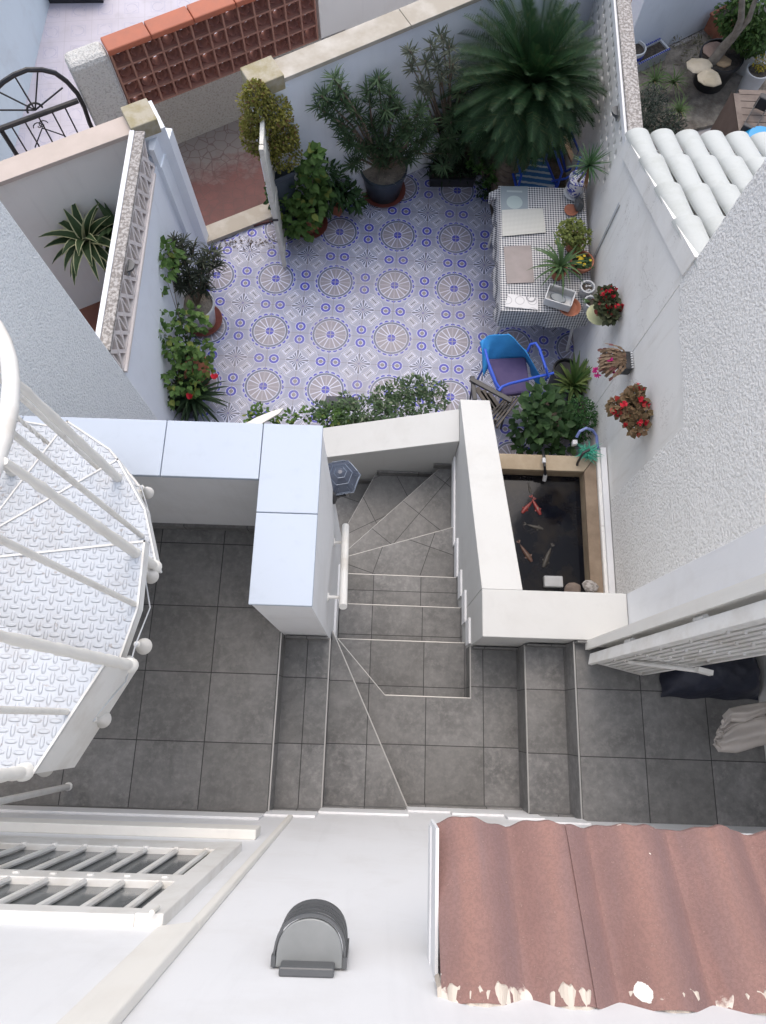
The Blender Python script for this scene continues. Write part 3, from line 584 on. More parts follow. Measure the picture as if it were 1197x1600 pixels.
for k in range(5): seg(ql(.0+k*.42),ql(.415+k*.42),.19,1.21,1.265,-.035).build('coping',M['terr_cap'],bz,bevel=.012)
tag(seg(ql(-.37),ql(-.0),.22,0,1.24,-.03).build('rough_pillar',M['stucco_beige'],None,bevel=.05),'stout rough grey-white rendered pillar beside the arched iron gate','pillar')
bpy.data.objects['rough_pillar'].data.materials[0]=stucco('rough_grey_white_stucco',(.60,.59,.56),60,.008,(.3,.28,.26))
tag(seg(ql(2.10),ql(4.2),.22,0,1.25,0).build('alley_wall',M['cream']),'plain pale wall piece just right of the terracotta breeze blocks','wall')
# arched iron gate in the same line
ga=thing('arched_iron_gate','black iron gate with arched fanlight top and scrolls, paint flaking','gate',(ql(-.85).x,ql(-.85).y,0))
A=tuple(ql(-2)); B=tuple(ql(0)); gp=lambda u,v: PL(u,v,A,B)
arch=[gp(*p_) for p_ in ((140,192),(132,168),(121,146),(104,127),(86,114),(66,109),(42,109),(22,117),(5,128),(-12,144),(-24,166),(-30,190))]
bl_=arch[0].copy(); bl_.z=.05; br_=arch[-1].copy(); br_.z=.05
m=MB(); m.tube([bl_]+arch,.022,8); m.build('arch_frame',M['blackmetal'],ga,True)
r0=gp(122,157); r1=gp(-5,203)
m=MB(); m.tube([r0,r1],.024,8); m.build('cross_bar',M['blackmetal'],ga,True)
# second stile
hub=gp(55,172)
m=MB()
for e_ in ((98,137),(59,112),(24,121),(-3,143),(-10,172)): m.tube([hub,gp(*e_)],.0075,6)
m.tube([hub+Vector((.07*cos(PI*k/10)*qd.x,.07*cos(PI*k/10)*qd.y,.07*sin(PI*k/10))) for k in range(11)],.010,6)
m.build('fan_spoke',M['blackmetal'],ga,True)
s1=gp(3,205); s1b=s1.copy(); s1b.z=.05
m=MB(); m.tube([s1,s1b],.022,8); m.build('stile',M['blackmetal'],ga,True)
for u,v in ((102,169),(82,176),(61,184),(40,192),(19,199)):
    t=gp(u,v); b2=t.copy(); b2.z=.12; m=MB(); m.tube([t,b2],.0075,6); m.build('bar',M['blackmetal'],ga,True)
m=MB(); sc0=gp(66,200)
for s_ in (-1,1):
    pth=[sc0+Vector((qd.x,qd.y,0))*s_*(.02+.05*(1-k/14)*cos(k*.5))+up*(.03+.05*(1-k/14)*sin(k*.5)) for k in range(14)]; m.tube(pth,.005,5)
    m.tube([sc0,sc0+Vector((qd.x,qd.y,0))*s_*.15-up*.16],.006,5)
m.build('scroll',M['blackmetal'],ga,True)
bwl=[P(80,0,0),P(54,105,0),P(27,238,0),P(0,330,0)]
tag(seg(bwl[0]+(bwl[0]-bwl[3])*.4,bwl[3],.16,0,1.15,-.16).build('pale_blue_wall',white('pale_blue_wall_paint',(.60,.70,.76),(.4,.42,.44),.4)),'pale blue painted yard wall at the far upper left corner','wall')
# ==PART3==
# ================================================================== PLANT HELPERS
def rv(): 
    z=rnd(-1,1); a=rnd(0,2*PI); q=math.sqrt(1-z*z); return Vector((q*cos(a),q*sin(a),z))
def leaf(m,p,d,n,Ln,Wd,fold=.25,curl=.15,shape=(.0,.75,1,.62,0)):
    """pointed folded leaf; p base, d direction, n approx normal"""
    d=d.normalized(); s_=d.cross(n)
    if s_.length<1e-4: s_=d.orthogonal()
    s_.normalize(); n=s_.cross(d); k=len(shape)-1; vs=[];fs=[]
    for i,wd in enumerate(shape):
        t=i/k; c=p+d*Ln*t-n*curl*Ln*t*t; vs+=[c+s_*wd*Wd/2+n*fold*wd*Wd/2,c,c-s_*wd*Wd/2+n*fold*wd*Wd/2]
    for i in range(k): a=i*3; fs+=[(a,a+1,a+4,a+3),(a+1,a+2,a+5,a+4)]
    m.add(vs,fs)
def strap(m,p,d,Ln,Wd,droop=.6,seg_=6,fold=.3,tipw=0.05,twist=0):
    d=d.normalized(); c=Vector(p); h=Vector((d.x,d.y,0)); h=h.normalized() if h.length>1e-3 else Vector((1,0,0)); s_=Vector((-h.y,h.x,0)); vs=[];fs=[]
    for i in range(seg_+1):
        t=i/seg_; wd=Wd*(min(1,.55+t*2.2) if t<.3 else max(tipw,1-((t-.3)/.7)**1.8)); nn=s_.cross(d)
        if nn.z<0: nn=-nn
        vs+=[c+s_*wd/2+nn*fold*wd/2,c.copy(),c-s_*wd/2+nn*fold*wd/2]
        c=c+d*Ln/seg_; d=(d+Vector((0,0,-droop/seg_))).normalized()
    for i in range(seg_): a=i*3; fs+=[(a,a+1,a+4,a+3),(a+1,a+2,a+5,a+4)]
    m.add(vs,fs)
def rosette(m,c,n,Ln,Wd,el=(10,70),droop=.7,jit=.15,fold=.3,seg_=6,tilt=Vector((0,0,0))):
    for i in range(n):
        a=i*2.39996+rnd(-.2,.2); e=R(el[1]+(el[0]-el[1])*(i/n)+rnd(-6,6)); d=Vector((cos(a)*cos(e),sin(a)*cos(e),sin(e)))+tilt
        strap(m,Vector(c),d,Ln*rnd(1-jit*2,1),Wd*rnd(.8,1.1),droop*rnd(.6,1.3),seg_,fold)
def branchy(c,tips,r=.012,name='stem',par=None,mat=None):
    m=MB()
    for t in tips:
        c=Vector(c);t=Vector(t); mid=(c+t)/2+Vector((rnd(-.04,.04),rnd(-.04,.04),.05)); m.tube([c,mid,t],[r,r*.7,r*.35],6)
    return m.build(name,mat or M['stem'],par)
def whorl(m,c,d,n,Ln,Wd,curl=.25):
    d=d.normalized(); a0=d.orthogonal().normalized(); b0=d.cross(a0)
    for i in range(n):
        t=i*2.4; e=rnd(.15,1.0); dd=(a0*cos(t)+b0*sin(t))*cos(e)+d*sin(e); leaf(m,c-d*rnd(0,Ln*.7),dd,d,Ln*rnd(.7,1.1),Wd,.2,curl,(.3,.9,1,.7,0))
def oleander(base,tips,par,mat,Ln=.14,Wd=.016,n=26,per=3,r=.014):
    m=MB(); base=Vector(base); sm=MB()
    for t in tips:
        t=Vector(t); mid=base.lerp(t,.55)+Vector((rnd(-.05,.05),rnd(-.05,.05),.08)); sm.tube([base,mid,t],[r,r*.7,r*.35],6)
        dv=(t-mid).normalized()
        for k in range(per): c=t-dv*k*Ln*.55+rv()*.015; whorl(m,c,(dv+rv()*.25),int(n*(1-.18*k)),Ln,Wd)
    sm.build('stem',M['stem'],par); m.build('foliage',mat,par)
def blob_leaves(m,c,rad,n,Ln,Wd,outer=.55,curl=.2,up_=.5,shape=(.1,.8,1,.75,0),fold=.2):
    c=Vector(c); rad=Vector(rad)
    for i in range(n):
        d=rv(); q=outer+(1-outer)*rnd(0,1)**.6; p=c+Vector((d.x*rad.x,d.y*rad.y,d.z*rad.z))*q
        dd=(d+rv()*.7+Vector((0,0,-.15))).normalized(); nn=(Vector((0,0,1))*up_+d*.6+rv()*.5); leaf(m,p,dd,nn,Ln*rnd(.6,1.15),Wd*rnd(.7,1.15),fold,curl,shape)
BROAD=(.12,.85,1,.86,.45,0)
def pot(par,c,r,h,mat,taper=.72,rim=.012,soil='soil',n=28,saucer=None,square=False,name='pot'):
    x,y,z=c; m=MB(); r0=r*taper
    m.lathe((x,y,z),[(r0*.98,0),(r0,.004),(r*.97,h-.035),(r+rim*.3,h-.032),(r+rim*.4,h),(r-.010,h),(r-.014,h-.03),(r*.6,h-.04)],n)
    o=m.build(name,M[mat] if isinstance(mat,str) else mat,par,True)
    m=MB(); m.lathe((x,y,z),[(.002,h-.022),(r*.5,h-.018),(r-.012,h-.026)],n,caps=False); m.build('soil',M[soil],par,True)
    if saucer: 
        rs,ms=saucer; m=MB(); m.lathe((x,y,z),[(rs*.85,.001),(rs,.03),(rs-.006,.03),(rs*.82,.008),(.01,.007)],n); m.build('saucer',M[ms],par,True)
    return o
def trough(par,c,u,L_,W,H,mat,soil='soil',name='trough'):
    c=Vector(c); u=Vector((*u,0)).normalized(); v=Vector((-u.y,u.x,0)); m=MB(); t=.012
    for s_ in (-1,1):
        m.obox(c+v*s_*(W/2-t/2)+up*H/2,u*L_/2,v*t/2,up*H/2); m.obox(c+u*s_*(L_/2-t/2)+up*H/2,u*t/2,v*(W/2-t),up*H/2)
        m.obox(c+v*s_*(W/2+.004)+up*(H-.012),u*(L_/2+.008),v*.008,up*.012); m.obox(c+u*s_*(L_/2+.004)+up*(H-.012),u*.008,v*(W/2-.005),up*.011)
    m.obox(c+up*.006,u*(L_/2-t),v*(W/2-t),up*.006); o=m.build(name,M[mat],par)
    m=MB(); m.obox(c+up*(H*.42+.006),u*(L_/2-t-.001),v*(W/2-t-.001),up*H*.40); m.build('soil',M[soil],par); return o
# ================================================================== SPIRAL STAIR
def checker():
    m,b=newmat('white_checker_plate',(.72,.74,.78),.5,spec=.5); v=world(); x,y,z=xyz(v); p=.026
    def loz(ox,oy,a):
        u=(x-ox).cyc(p*2); w_=(y-oy).cyc(p*2)
        if a: u,w_=w_,u
        return vmax(X.m('POWER',(u/.0135).abs(),2.6)+X.m('POWER',(w_/.0052).abs(),2.6),0.)
    hs=[loz(0,0,0),loz(p,p,0),loz(p,0,1),loz(0,p,1)]; q=hs[0]
    for h in hs[1:]: q=vmin(q,h)
    hgt=remap(q,1.5,.35); ring=q.band(1.0,2.0); n=noise(v,9,6,.7); n2=noise(v,40,3)
    c=mix(remap(n,.48,.68)*.35,(.53,.56,.60),(.40,.39,.385)); c=mix(ring*remap(n,.46,.66)*.5,c,(.38,.37,.37)); c=mix(remap(n2,.64,.72)*.55,c,(.26,.2,.16)); setcol(b,c); bump(b,hgt,.8,.0045); return m
M['plate']=checker()
rusty=white('chipped_white_metal',(.75,.73,.68),(.36,.30,.25),.55,.35,14)
ss=thing('spiral_staircase','white spiral stair of checker plate treads with turned balusters at the left edge','staircase',(-1.565,.375,2.5))
CS=Vector((-1.565,.375))
def sect(a0,a1,r0,r1,n=1): 
    return [(CS.x+r0*cos(R(a0)),CS.y+r0*sin(R(a0)))]+[(CS.x+r1*cos(R(a0+(a1-a0)*k/n)),CS.y+r1*sin(R(a0+(a1-a0)*k/n))) for k in range(n+1)]+[(CS.x+r0*cos(R(a1)),CS.y+r0*sin(R(a1)))]
angs=[(-19,8.3,4.03,.865,.865),(5,35,3.83,.845,.80),(31,62,3.63,.80,.77),(57,90,3.43,.77,.77),(84,117,3.23,.75,.73),(111,144,3.03,.71,.69),(138,171,2.83,.69,.69),(165,196,2.63,.69,.69)]
for a0,a1,z,ra,rb in angs:
    n_=2; pts=[(CS.x+.055*cos(R(a0)),CS.y+.055*sin(R(a0)))]+[(CS.x+(ra+(rb-ra)*k/n_)*cos(R(a0+(a1-a0)*k/n_)),CS.y+(ra+(rb-ra)*k/n_)*sin(R(a0+(a1-a0)*k/n_))) for k in range(n_+1)]+[(CS.x+.055*cos(R(a1)),CS.y+.055*sin(R(a1)))]
    t=pr(pts,z-.005,z).build('tread',M['plate'],ss)
    m=MB(); P3=[Vector((*p,z)) for p in pts]
    for i in range(len(P3)):
        a,b=P3[i],P3[(i+1)%len(P3)]; d=(b-a); 
        if d.length<.08: continue
        l=d.length/2; d.normalize(); nn=Vector((-d.y,d.x,0)); m.obox((a+b)/2+nn*.003-up*.018,d*l,nn*.003,up*.022)
    m.build('tread_rim',M['metalwhite'],t)
lp_=[(CS.x+.05,CS.y),(-.700,.118),(-.838,-.152),(-2.09,-.152),(-2.09,.375)]
lt_=pr(lp_,4.225,4.23).build('landing_plate',M['plate'],ss)
def edge(a,b,z0,z1,th,name,par,mat): 
    d=Vector((b[0]-a[0],b[1]-a[1])); o=seg(a,b,th,z0,z1); return o.build(name,mat,par)
edge((-.838,-.152),(-.700,.118),3.99,4.236,.006,'apron',ss,M['metalwhite']); edge((-2.09,-.152),(-.838,-.152),4.15,4.234,.006,'apron',ss,M['metalwhite'])
m=MB(); m.tube([(CS.x,CS.y,2.5),(CS.x,CS.y,5.4)],.05,20); m.build('centre_pole',M['metalwhite'],ss,True)
def baluster(foot,kind,top):
    f=Vector(foot); t=Vector((f.x,f.y,top)); m=MB()
    if kind=='turned':
        H=top-f.z; prof=[]; N=44
        for k in range(N+1):
            q=k/N; r=.0145-.0065*q+.003*abs(sin(q*PI*9))**.7*(1 if .12<q<.92 else .4)
            for c_ in (.08,.2,.36,.52,.68,.84): 
                if abs(q-c_)<.022: r=.0185-.006*q-.1*abs(q-c_)
            prof.append((r,q*H))
        m.lathe(f,prof,14); m.lathe(f,[(.022,0),(.022,.018),(.013,.03)],14)
    elif kind=='twist':
        n=40; vs=[];fs=[]
        for k in range(n+1):
            z=f.z+(top-f.z)*k/n
            for j in range(4): a=j*PI/2+k*.75; vs.append((f.x+.0095*cos(a),f.y+.0095*sin(a),z))
        fs=[(k*4+j,k*4+(j+1)%4,(k+1)*4+(j+1)%4,(k+1)*4+j) for k in range(n) for j in range(4)]; m.add(vs,fs)
    else: m.tube([f,t],.0085,10)
    m.build('baluster',rusty if kind!='turned' else M['cream'],ss,kind!='twist')
hz=lambda a: 4.79-(a-8)/27*.18
def onr(a,r=.80): return (CS.x+r*cos(R(a)),CS.y+r*sin(R(a)))
feet=[(P(243,886,3.83),'turned'),(P(205,1040,4.03),'turned'),(P(214,775,3.63),'turned'),(P(210,944,4.03),'plain'),(P(104,1112,4.23),'plain'),(P(40,1206,4.23),'turned'),(P(222,838,3.83),'plain'),(P(176,752,3.63),'plain'),(P(102,716,3.43),'twist'),(P(20,737,3.43),'turned')]
for f,k in feet:
    a=math.degrees(math.atan2(f.y-CS.y,f.x-CS.x)); baluster(f,k,hz(a) if a>-19 else 4.98)
for a in (100,118,140,165,190): 
    z=[q[2] for q in angs if q[0]<=a][-1]; baluster((*onr(a,.67),z),'turned' if a in(118,165) else 'twist',hz(a))
m=MB(); path=[]
for a in range(196,-20,-6): path.append((*onr(a,.79+.03*max(0,(60-a))/60-.11*max(0,min(1,(a-80)/30))),hz(a)))
path+=[(-.73,.10,4.98),(-.80,-.06,5.0),(-.86,-.135,5.0),(-1.2,-.14,5.0),(-2.05,-.14,5.0)]
m.tube(path,.0185,16); m.build('handrail',M['metalwhite'],ss,'all')
po=P(107,1229,2.5)
m=MB(); m.tube([po,(po.x,po.y,4.0)],.014,12); m.lathe(po,[(.02,0),(.02,.006),(.014,.008)],12); m.build('support_post',M['metalwhite'],ss,True)
spx=P(14,1275,2.6); m=MB(); m.tube([(spx.x,spx.y,2.6),(spx.x,spx.y,3.0)],.016,12); m.build('pipe',M['metalwhite'],sp,True); sp.location=(spx.x,spx.y,2.6)
for o in sp.children: o.location=(0,0,0)
# bell lamps
bells=[(228,768,3.62,'just under the second tread corner'),(230,852,3.74,'beside the lowest sharp tread tip'),(234,899,3.86,'just below the sharp tread tip'),(222,1009,4.0,'halfway down the stair edge'),(198,1035,3.70,'half hidden behind the edge near the grey apron'),(157,1124,4.02,'against the middle of the grey apron'),(66,1200,4.08,'at the bottom corner of the grey apron')]
tops=[]
for i,(u,v,z,wh) in enumerate(bells):
    c=P(u,v,z); b=thing('bell_lamp','frosted bell shaped string lamp '+wh,'lamp',c,'bell lamps strung along the spiral stair')
    s_=1.0
    m=MB(); m.lathe(c,[(.004,.050),(.009,.048),(.0095,.026),(.0105,.018),(.016,.004),(.022,-.008),(.0245,-.018),(.0225,-.018),(.015,-.002),(.008,.014)],20,caps=False); m.build('shade',mottled('frosted_plastic_bell',(.62,.60,.56),(.52,.5,.46),8,.4,.05) if i==0 else bpy.data.materials['frosted_plastic_bell'],b,True)
    m=MB(); m.lathe(c,[(.006,.045),(.006,.054),(.003,.056)],12); m.build('socket',M['greywhite'],b,True); tops.append(c+up*.055)
m=MB(); path=[P(175,745,3.66)]
for i in (0,1,2,3,5,6):
    t=tops[i]; pr_=path[-1]; path+=[pr_.lerp(t,.5)-up*.03+Vector((.02,0,0)),t]
path.append(P(0,1222,4.20)); m.tube(path,.0022,5); tag(m.build('lamp_cable',M['greywhite'],None,True),'thin pale cable linking the bell lamps along the spiral stair','cable')
# lantern on the parapet
lc_=P(533,747,2.55); ln=thing('hexagonal_lantern','dark hexagonal glass wall lantern on a short arm beside the stair parapet','lantern',lc_)
m=MB(); q=R(12); m.lathe(lc_,[(.104,-.005),(.108,.0),(.062,.055),(.060,.058),(.034,.085),(.03,.088),(.012,.10)],6,q); m.build('roof',mottled('dark_lantern_metal',(.045,.055,.085),(.07,.085,.12),9,.3,.1),ln)
m=MB()
for k in range(6):
    a0=q+2*PI*k/6; a1=q+2*PI*(k+1)/6
    def hp(r,a,z): return lc_+Vector((r*cos(a),r*sin(a),z))
    for r,z in ((.105,.003),(.063,.057),(.033,.088)): m.tube([hp(r,a0,z),hp(r,a1,z)],.0022,5)
    m.tube([hp(.075,a0+.2,.048),hp(.097,a0+.14,.02),hp(.097,a1-.14,.02),hp(.075,a1-.2,.048)],.0018,4)
m.build('roof_ribs',newmat('pewter_edge',(.13,.16,.21),.3,.5)[0],ln)
m=MB(); m.lathe(lc_,[(.085,-.01),(.06,-.17)],6,q); m.build('glass_body',M['blackglass'],ln)
m=MB(); 
for k in range(6): a=q+2*PI*k/6; m.tube([lc_+Vector((.086*cos(a),.086*sin(a),-.008)),lc_+Vector((.061*cos(a),.061*sin(a),-.17))],.005,5)
m.build('frame',M['black'],ln)
m=MB(); ay=lc_.y-.09; m.tube([(-.262,ay,lc_.z-.03),(-.20,ay,lc_.z-.03),(lc_.x-.03,lc_.y-.03,lc_.z-.03)],.011,8); m.build('arm',M['black'],ln,True)
m=MB(); m.tube([(-.262,ay,lc_.z-.03),(-.250,ay,lc_.z-.03),(-.240,ay,lc_.z-.03)],[.048,.045,.02],20); m.build('wall_rose',M['black'],ln,True)
# ================================================================== POND
pd=thing('fish_pond','rectangular garden fish pond with timber edging and dark still water','pond',(1.3,1.6,0))
m=MB(); m.box(.80,1.75,2.02,2.15,0,.66); m.box(1.655,1.755,.69,2.02,0,.66); m.box(.77,.90,.69,2.02,0,.66); m.build('basin_wall',M['wood'],pd)
m=MB(); m.prism([(.77,2.15),(1.75,2.15),(1.652,2.015),(.90,2.015)],.662,.70); m.build('rim_board',mottled('pale_worn_timber',(.30,.24,.165),(.40,.33,.24),5,.8,.4,30),pd,bevel=.004)
m=MB(); m.prism([(1.755,2.15),(1.655,2.012),(1.655,.69),(1.755,.69)],.662,.70); m.build('rim_board',mottled('brown_worn_timber',(.20,.145,.10),(.30,.23,.165),5,.8,.4,30),pd,bevel=.004)
m=MB(); m.prism([(.77,2.148),(.90,2.012),(.90,.69),(.77,.69)],.662,.70); m.build('rim_board',bpy.data.materials['pale_worn_timber'],pd,bevel=.004)
bx(.90,1.655,.69,2.02,.05,.10).build('basin_floor',M['black'],pd)
wm,b=newmat('dark_pond_water',(.008,.009,.011),.08,spec=.3); v=world(); setcol(b,mix(remap(noise(v,5,5),.45,.7),(.004,.005,.009),(.018,.015,.013))); bump(b,noise(v,9,2),.08,.004)
struct('pond_water',bx(.90,1.655,.69,2.015,.10,.56),wm)
bx(1.757,1.83,.69,2.21,0,.73).build('rendered_ledge',M['oldwhite'],pd,bevel=.006)
m=MB(); m.box(1.78,1.829,.69,2.21,.731,.76); m.build('ledge_board',M['white'],pd,bevel=.004)
def fish(c,ang,Ln,mats,lbl,bend=.3):
    f=thing('koi_fish',lbl,'fish',(c[0],c[1],.562),'koi in the pond'); n=12; K=10; d=Vector((cos(ang),sin(ang),0)); s_=Vector((-d.y,d.x,0)); cc=Vector((c[0],c[1],.562)); vs=[]; path=[]
    for i in range(n+1):
        t=i/n; p=cc+d*Ln*(t-.5)+s_*bend*Ln*sin(t*2.2)*.3*t; path.append(p); w_=Ln*.105*(sin(PI*min(1,t*1.02+.08)**.75)**.8 if t<.93 else .12)
        for k in range(K): a=2*PI*k/K; vs.append(p+s_*w_*cos(a)+up*w_*.55*sin(a))
    m=MB(); m.add(vs,[(i*K+k,i*K+(k+1)%K,(i+1)*K+(k+1)%K,(i+1)*K+k) for i in range(n) for k in range(K)]+[tuple(range(K))[::-1],tuple(n*K+k for k in range(K))]); m.build('body',mats,f,True)
    m=MB(); e=path[-1]; dd=(path[-1]-path[-3]).normalized(); leaf(m,e-dd*.01,dd+s_*.5,up,Ln*.24,Ln*.08); leaf(m,e-dd*.01,dd-s_*.5,up,Ln*.24,Ln*.08); m.build('tail_fin',mats,f)
    for q_ in (1,-1): 
        m=MB(); leaf(m,path[3]+s_*q_*Ln*.06,d*.5+s_*q_,up,Ln*.15,Ln*.08); m.build('side_fin',mats,f)
kr,b=newmat('red_white_koi',(.5,.03,.02),.4); setcol(b,mix(noise(coord(),22,2).gt(.62),(.17,.012,.010),(.15,.09,.07)))
ko=mottled('orange_pale_koi',(.07,.025,.018),(.10,.06,.04),20,.45,0); kg=mottled('ghostly_grey_koi',(.024,.022,.019),(.04,.036,.03),20,.5,0)
c=P(824,790,.56); fish(c,R(235+180),.165,kr,'bright red koi near the middle of the pond',-.3)
c=P(838,790,.56); fish(c,R(112),.17,kr,'darker orange red koi just right of the bright red one',.2)
c=P(822,862,.56); fish(c,R(118),.19,ko,'pale orange koi half hidden beside the stair wall')
c=P(857,870,.56); fish(c,R(62),.20,kg,'pale grey slender koi in the lower middle of the pond')
c=P(835,822,.56); fish(c,R(160),.15,kg,'greyish koi below the red ones')
c=P(828,763,.56); fish(c,R(95),.09,kg,'small grey fish above the red koi')
c=P(863,910,.56); m=MB(); m.obox(c+up*.02,(.075,0,0),(0,.045,0),(0,0,.03)); m.box(c.x-.06,c.x+.06,c.y-.03,c.y+.03,.585,.60); tag(m.build('floating_block',M['greywhite'],None,bevel=.008),'pale grey block in the water at the bottom end of the pond','block')
def rock(name,c,r,mat,lbl,cat,sq=(1,.8,.5),grp=None,seed=1):
    random.seed(seed); m=MB(); vs=[]; n=9;k=6; dirs=[(rv(),rnd(.7,1.0)) for _ in range(9)]
    for j in range(k+1):
        ph=PI*j/k
        for i in range(n):
            a=2*PI*i/n; d=Vector((sin(ph)*cos(a),sin(ph)*sin(a),cos(ph))); q=min([b_/max(.25,d.dot(dv)) if d.dot(dv)>.25 else 9 for dv,b_ in dirs]+[1.15]); vs.append((c[0]+d.x*q*r*sq[0],c[1]+d.y*q*r*sq[1],c[2]+d.z*q*r*sq[2]))
    m.add(vs,[(j*n+i,(j+1)*n+i,(j+1)*n+(i+1)%n,j*n+(i+1)%n) for j in range(k) for i in range(n)]); return tag(m.build(name,mat,None,bevel=.01),lbl,cat,grp)
c=P(895,922,.73); rock('rock',c,.075,M['greywood'],'rough brown grey rock peeping above the front wall at the pond','rock'); c=P(922,916,.74); rock('rock',c,.06,M['concrete'],'larger grey lump of rock on the pond edge corner','rock',seed=4)
m=MB(); a=P(850,712,.76); m.tube([P(848,702,.6),a,P(851,728,.75),P(852,738,.68),P(852,748,.57)],.011,8); o=m.build('filter_pipe',M['black'],None,True); m=MB(); q=P(852,742,.64); m.tube([q,q+Vector((.002,-.03,-.05))],.017,10); x_=m.build('nozzle',M['whitepl'],None,True); x_.parent=o; m=MB(); q=P(850,716,.765); m.tube([q,q+Vector((0,-.04,0))],.016,10); x_=m.build('collar',M['whitepl'],None,True); x_.parent=o
tag(o,'black pump pipe with white nozzle over the back rim of the pond','pipe')
m=MB(); m.tube([P(899,737,.60),P(903,722,.74),P(911,708,.84),P(922,702,.86)],.011,8); tag(m.build('black_hose',M['black'],None,True),'short black hose bending into the back right corner of the pond','hose')
m=MB(); pts=[(901,683),(906,674),(916,669),(926,672),(932,681),(934,698)]
m.tube([P(u,v,.82+.05*sin(i)) for i,(u,v) in enumerate(pts)]+[P(936,712,.60)],.012,8); tag(m.build('blue_hose',mottled('pale_blue_hose',(.13,.17,.42),(.2,.25,.5),9,.4,0),None,True),'blue garden hose arching against the right wall above the pond','hose')
q=P(899,690,.8); tag(pr([(q.x-.02,q.y-.025),(q.x+.02,q.y-.02),(q.x+.02,q.y+.02),(q.x-.018,q.y+.018)],q.z-.05,q.z).build('hose_connector',M['whitepl'],None,bevel=.005),'small white connector at the free end of the blue hose','connector')
m=MB(); q=P(918,708,.74)
for i in range(120): d=Vector((rnd(-1,1),rnd(-1,.6),rnd(.2,1))); leaf(m,q+rv()*.03,d,up,rnd(.05,.13),.008,.1,.3)
tag(m.build('green_netting',newmat('mint_green_plastic',(.05,.35,.24),.4)[0]),'tuft of mint green plastic netting at the pond corner','netting')
# ================================================================== ENTRY ITEMS
def heap(c,L_,W,H,name,mat,lbl,cat,ang=0,wr=.02,sx=26,sy=16,freq=7,seed=0,under=0.0):
    m=MB(); vs=[];d=Vector((cos(ang),sin(ang)));e=Vector((-d.y,d.x))
    for j in range(sy+1):
        for i in range(sx+1):
            u=-1+2*i/sx; v_=-1+2*j/sy; z=H*(1-abs(u)**6)*(1-abs(v_)**4)+wr*(sin(freq*u*2+3*v_+seed)*cos(freq*v_-2*u)+.6*sin(17*u*v_+seed)); p=Vector(c[:2])+d*u*L_/2+e*v_*W/2; vs.append((p.x+.6*wr*sin(9*v_+seed),p.y+.6*wr*cos(8*u),c[2]+max(0.002,z)))
    n=len(vs); w_=sx+1; fs=[(j*w_+i,j*w_+i+1,(j+1)*w_+i+1,(j+1)*w_+i) for j in range(sy) for i in range(sx)]; m.add(vs,fs); return tag(m.build(name,mat,None,'all'),lbl,cat)
heap((1.715,.285,2.40),.50,.25,.17,'navy_cover',M['navy'],'crumpled dark navy cover bundled on the entry floor beside the gate','cover',wr=.008,seed=1)
# beige crumpled cloth: two folded layers
def sheet3(fn,nu,nv):
    w_=nu+1; return [fn(i/nu,j/nv) for j in range(nv+1) for i in range(nu+1)],[(j*w_+i,j*w_+i+1,(j+1)*w_+i+1,(j+1)*w_+i) for j in range(nv) for i in range(nu)]
def curve2(pts,t):
    k=min(int(t*(len(pts)-1)),len(pts)-2); f_=t*(len(pts)-1)-k; f_=f_*f_*(3-2*f_); return Vector(pts[k]).lerp(Vector(pts[k+1]),f_)
def cloth(lo,hi,z0,bulge,fr,ph):
    L0=[P(u,v,z0) for u,v in lo]; H0=[P(u,v,z0) for u,v in hi]
    def fn(u,v):
        p=curve2(L0,u).lerp(curve2(H0,u),v); p.z+=bulge*sin(PI*v)**.7*(.35+.65*u)+.012*sin(fr*v*PI+ph+u*2.2)*min(1,4*v)*min(1,4*(1-v))+.006*sin(13*u+5*v); return p
    return sheet3(fn,30,22)
m=MB(); m.add(*cloth([(1113,1163),(1122,1175),(1150,1177),(1180,1168),(1215,1160)],[(1116,1158),(1130,1145),(1150,1125),(1180,1118),(1215,1112)],2.80,.07,4,.4)); 
m.add(*cloth([(1126,1140),(1140,1128),(1160,1130),(1190,1115),(1215,1108)],[(1129,1118),(1138,1107),(1160,1102),(1190,1097),(1215,1094)],2.83,.06,3,1.2))
m.add(*cloth([(1116,1160),(1127,1150),(1140,1140),(1160,1132),(1190,1125)],[(1127,1139),(1131,1125),(1140,1116),(1160,1110),(1190,1106)],2.80,.03,5,2.2))
o=m.build('beige_cloth',M['beigecloth'],None,'all'); s_=o.modifiers.new('t','SOLIDIFY'); s_.thickness=.012; tag(o,'crumpled beige cloth at the right edge above the entry tiles','cloth')
# ==PART4==
random.seed(11)
def PW(u,v,z,gap=.13):
    p=P(u,v,z)
    if p.y>4.9+.6*(p.x+.97)-gap:
        o=Vector((wdv.y,-wdv.x))*gap; p=PL(u,v,tuple(wl(0)+o),tuple(wl(2)+o))
    return p
V=Vector
def plant(name,label,cat,c,group=None): return thing(name,label,cat,(c[0],c[1],c[2]),group)
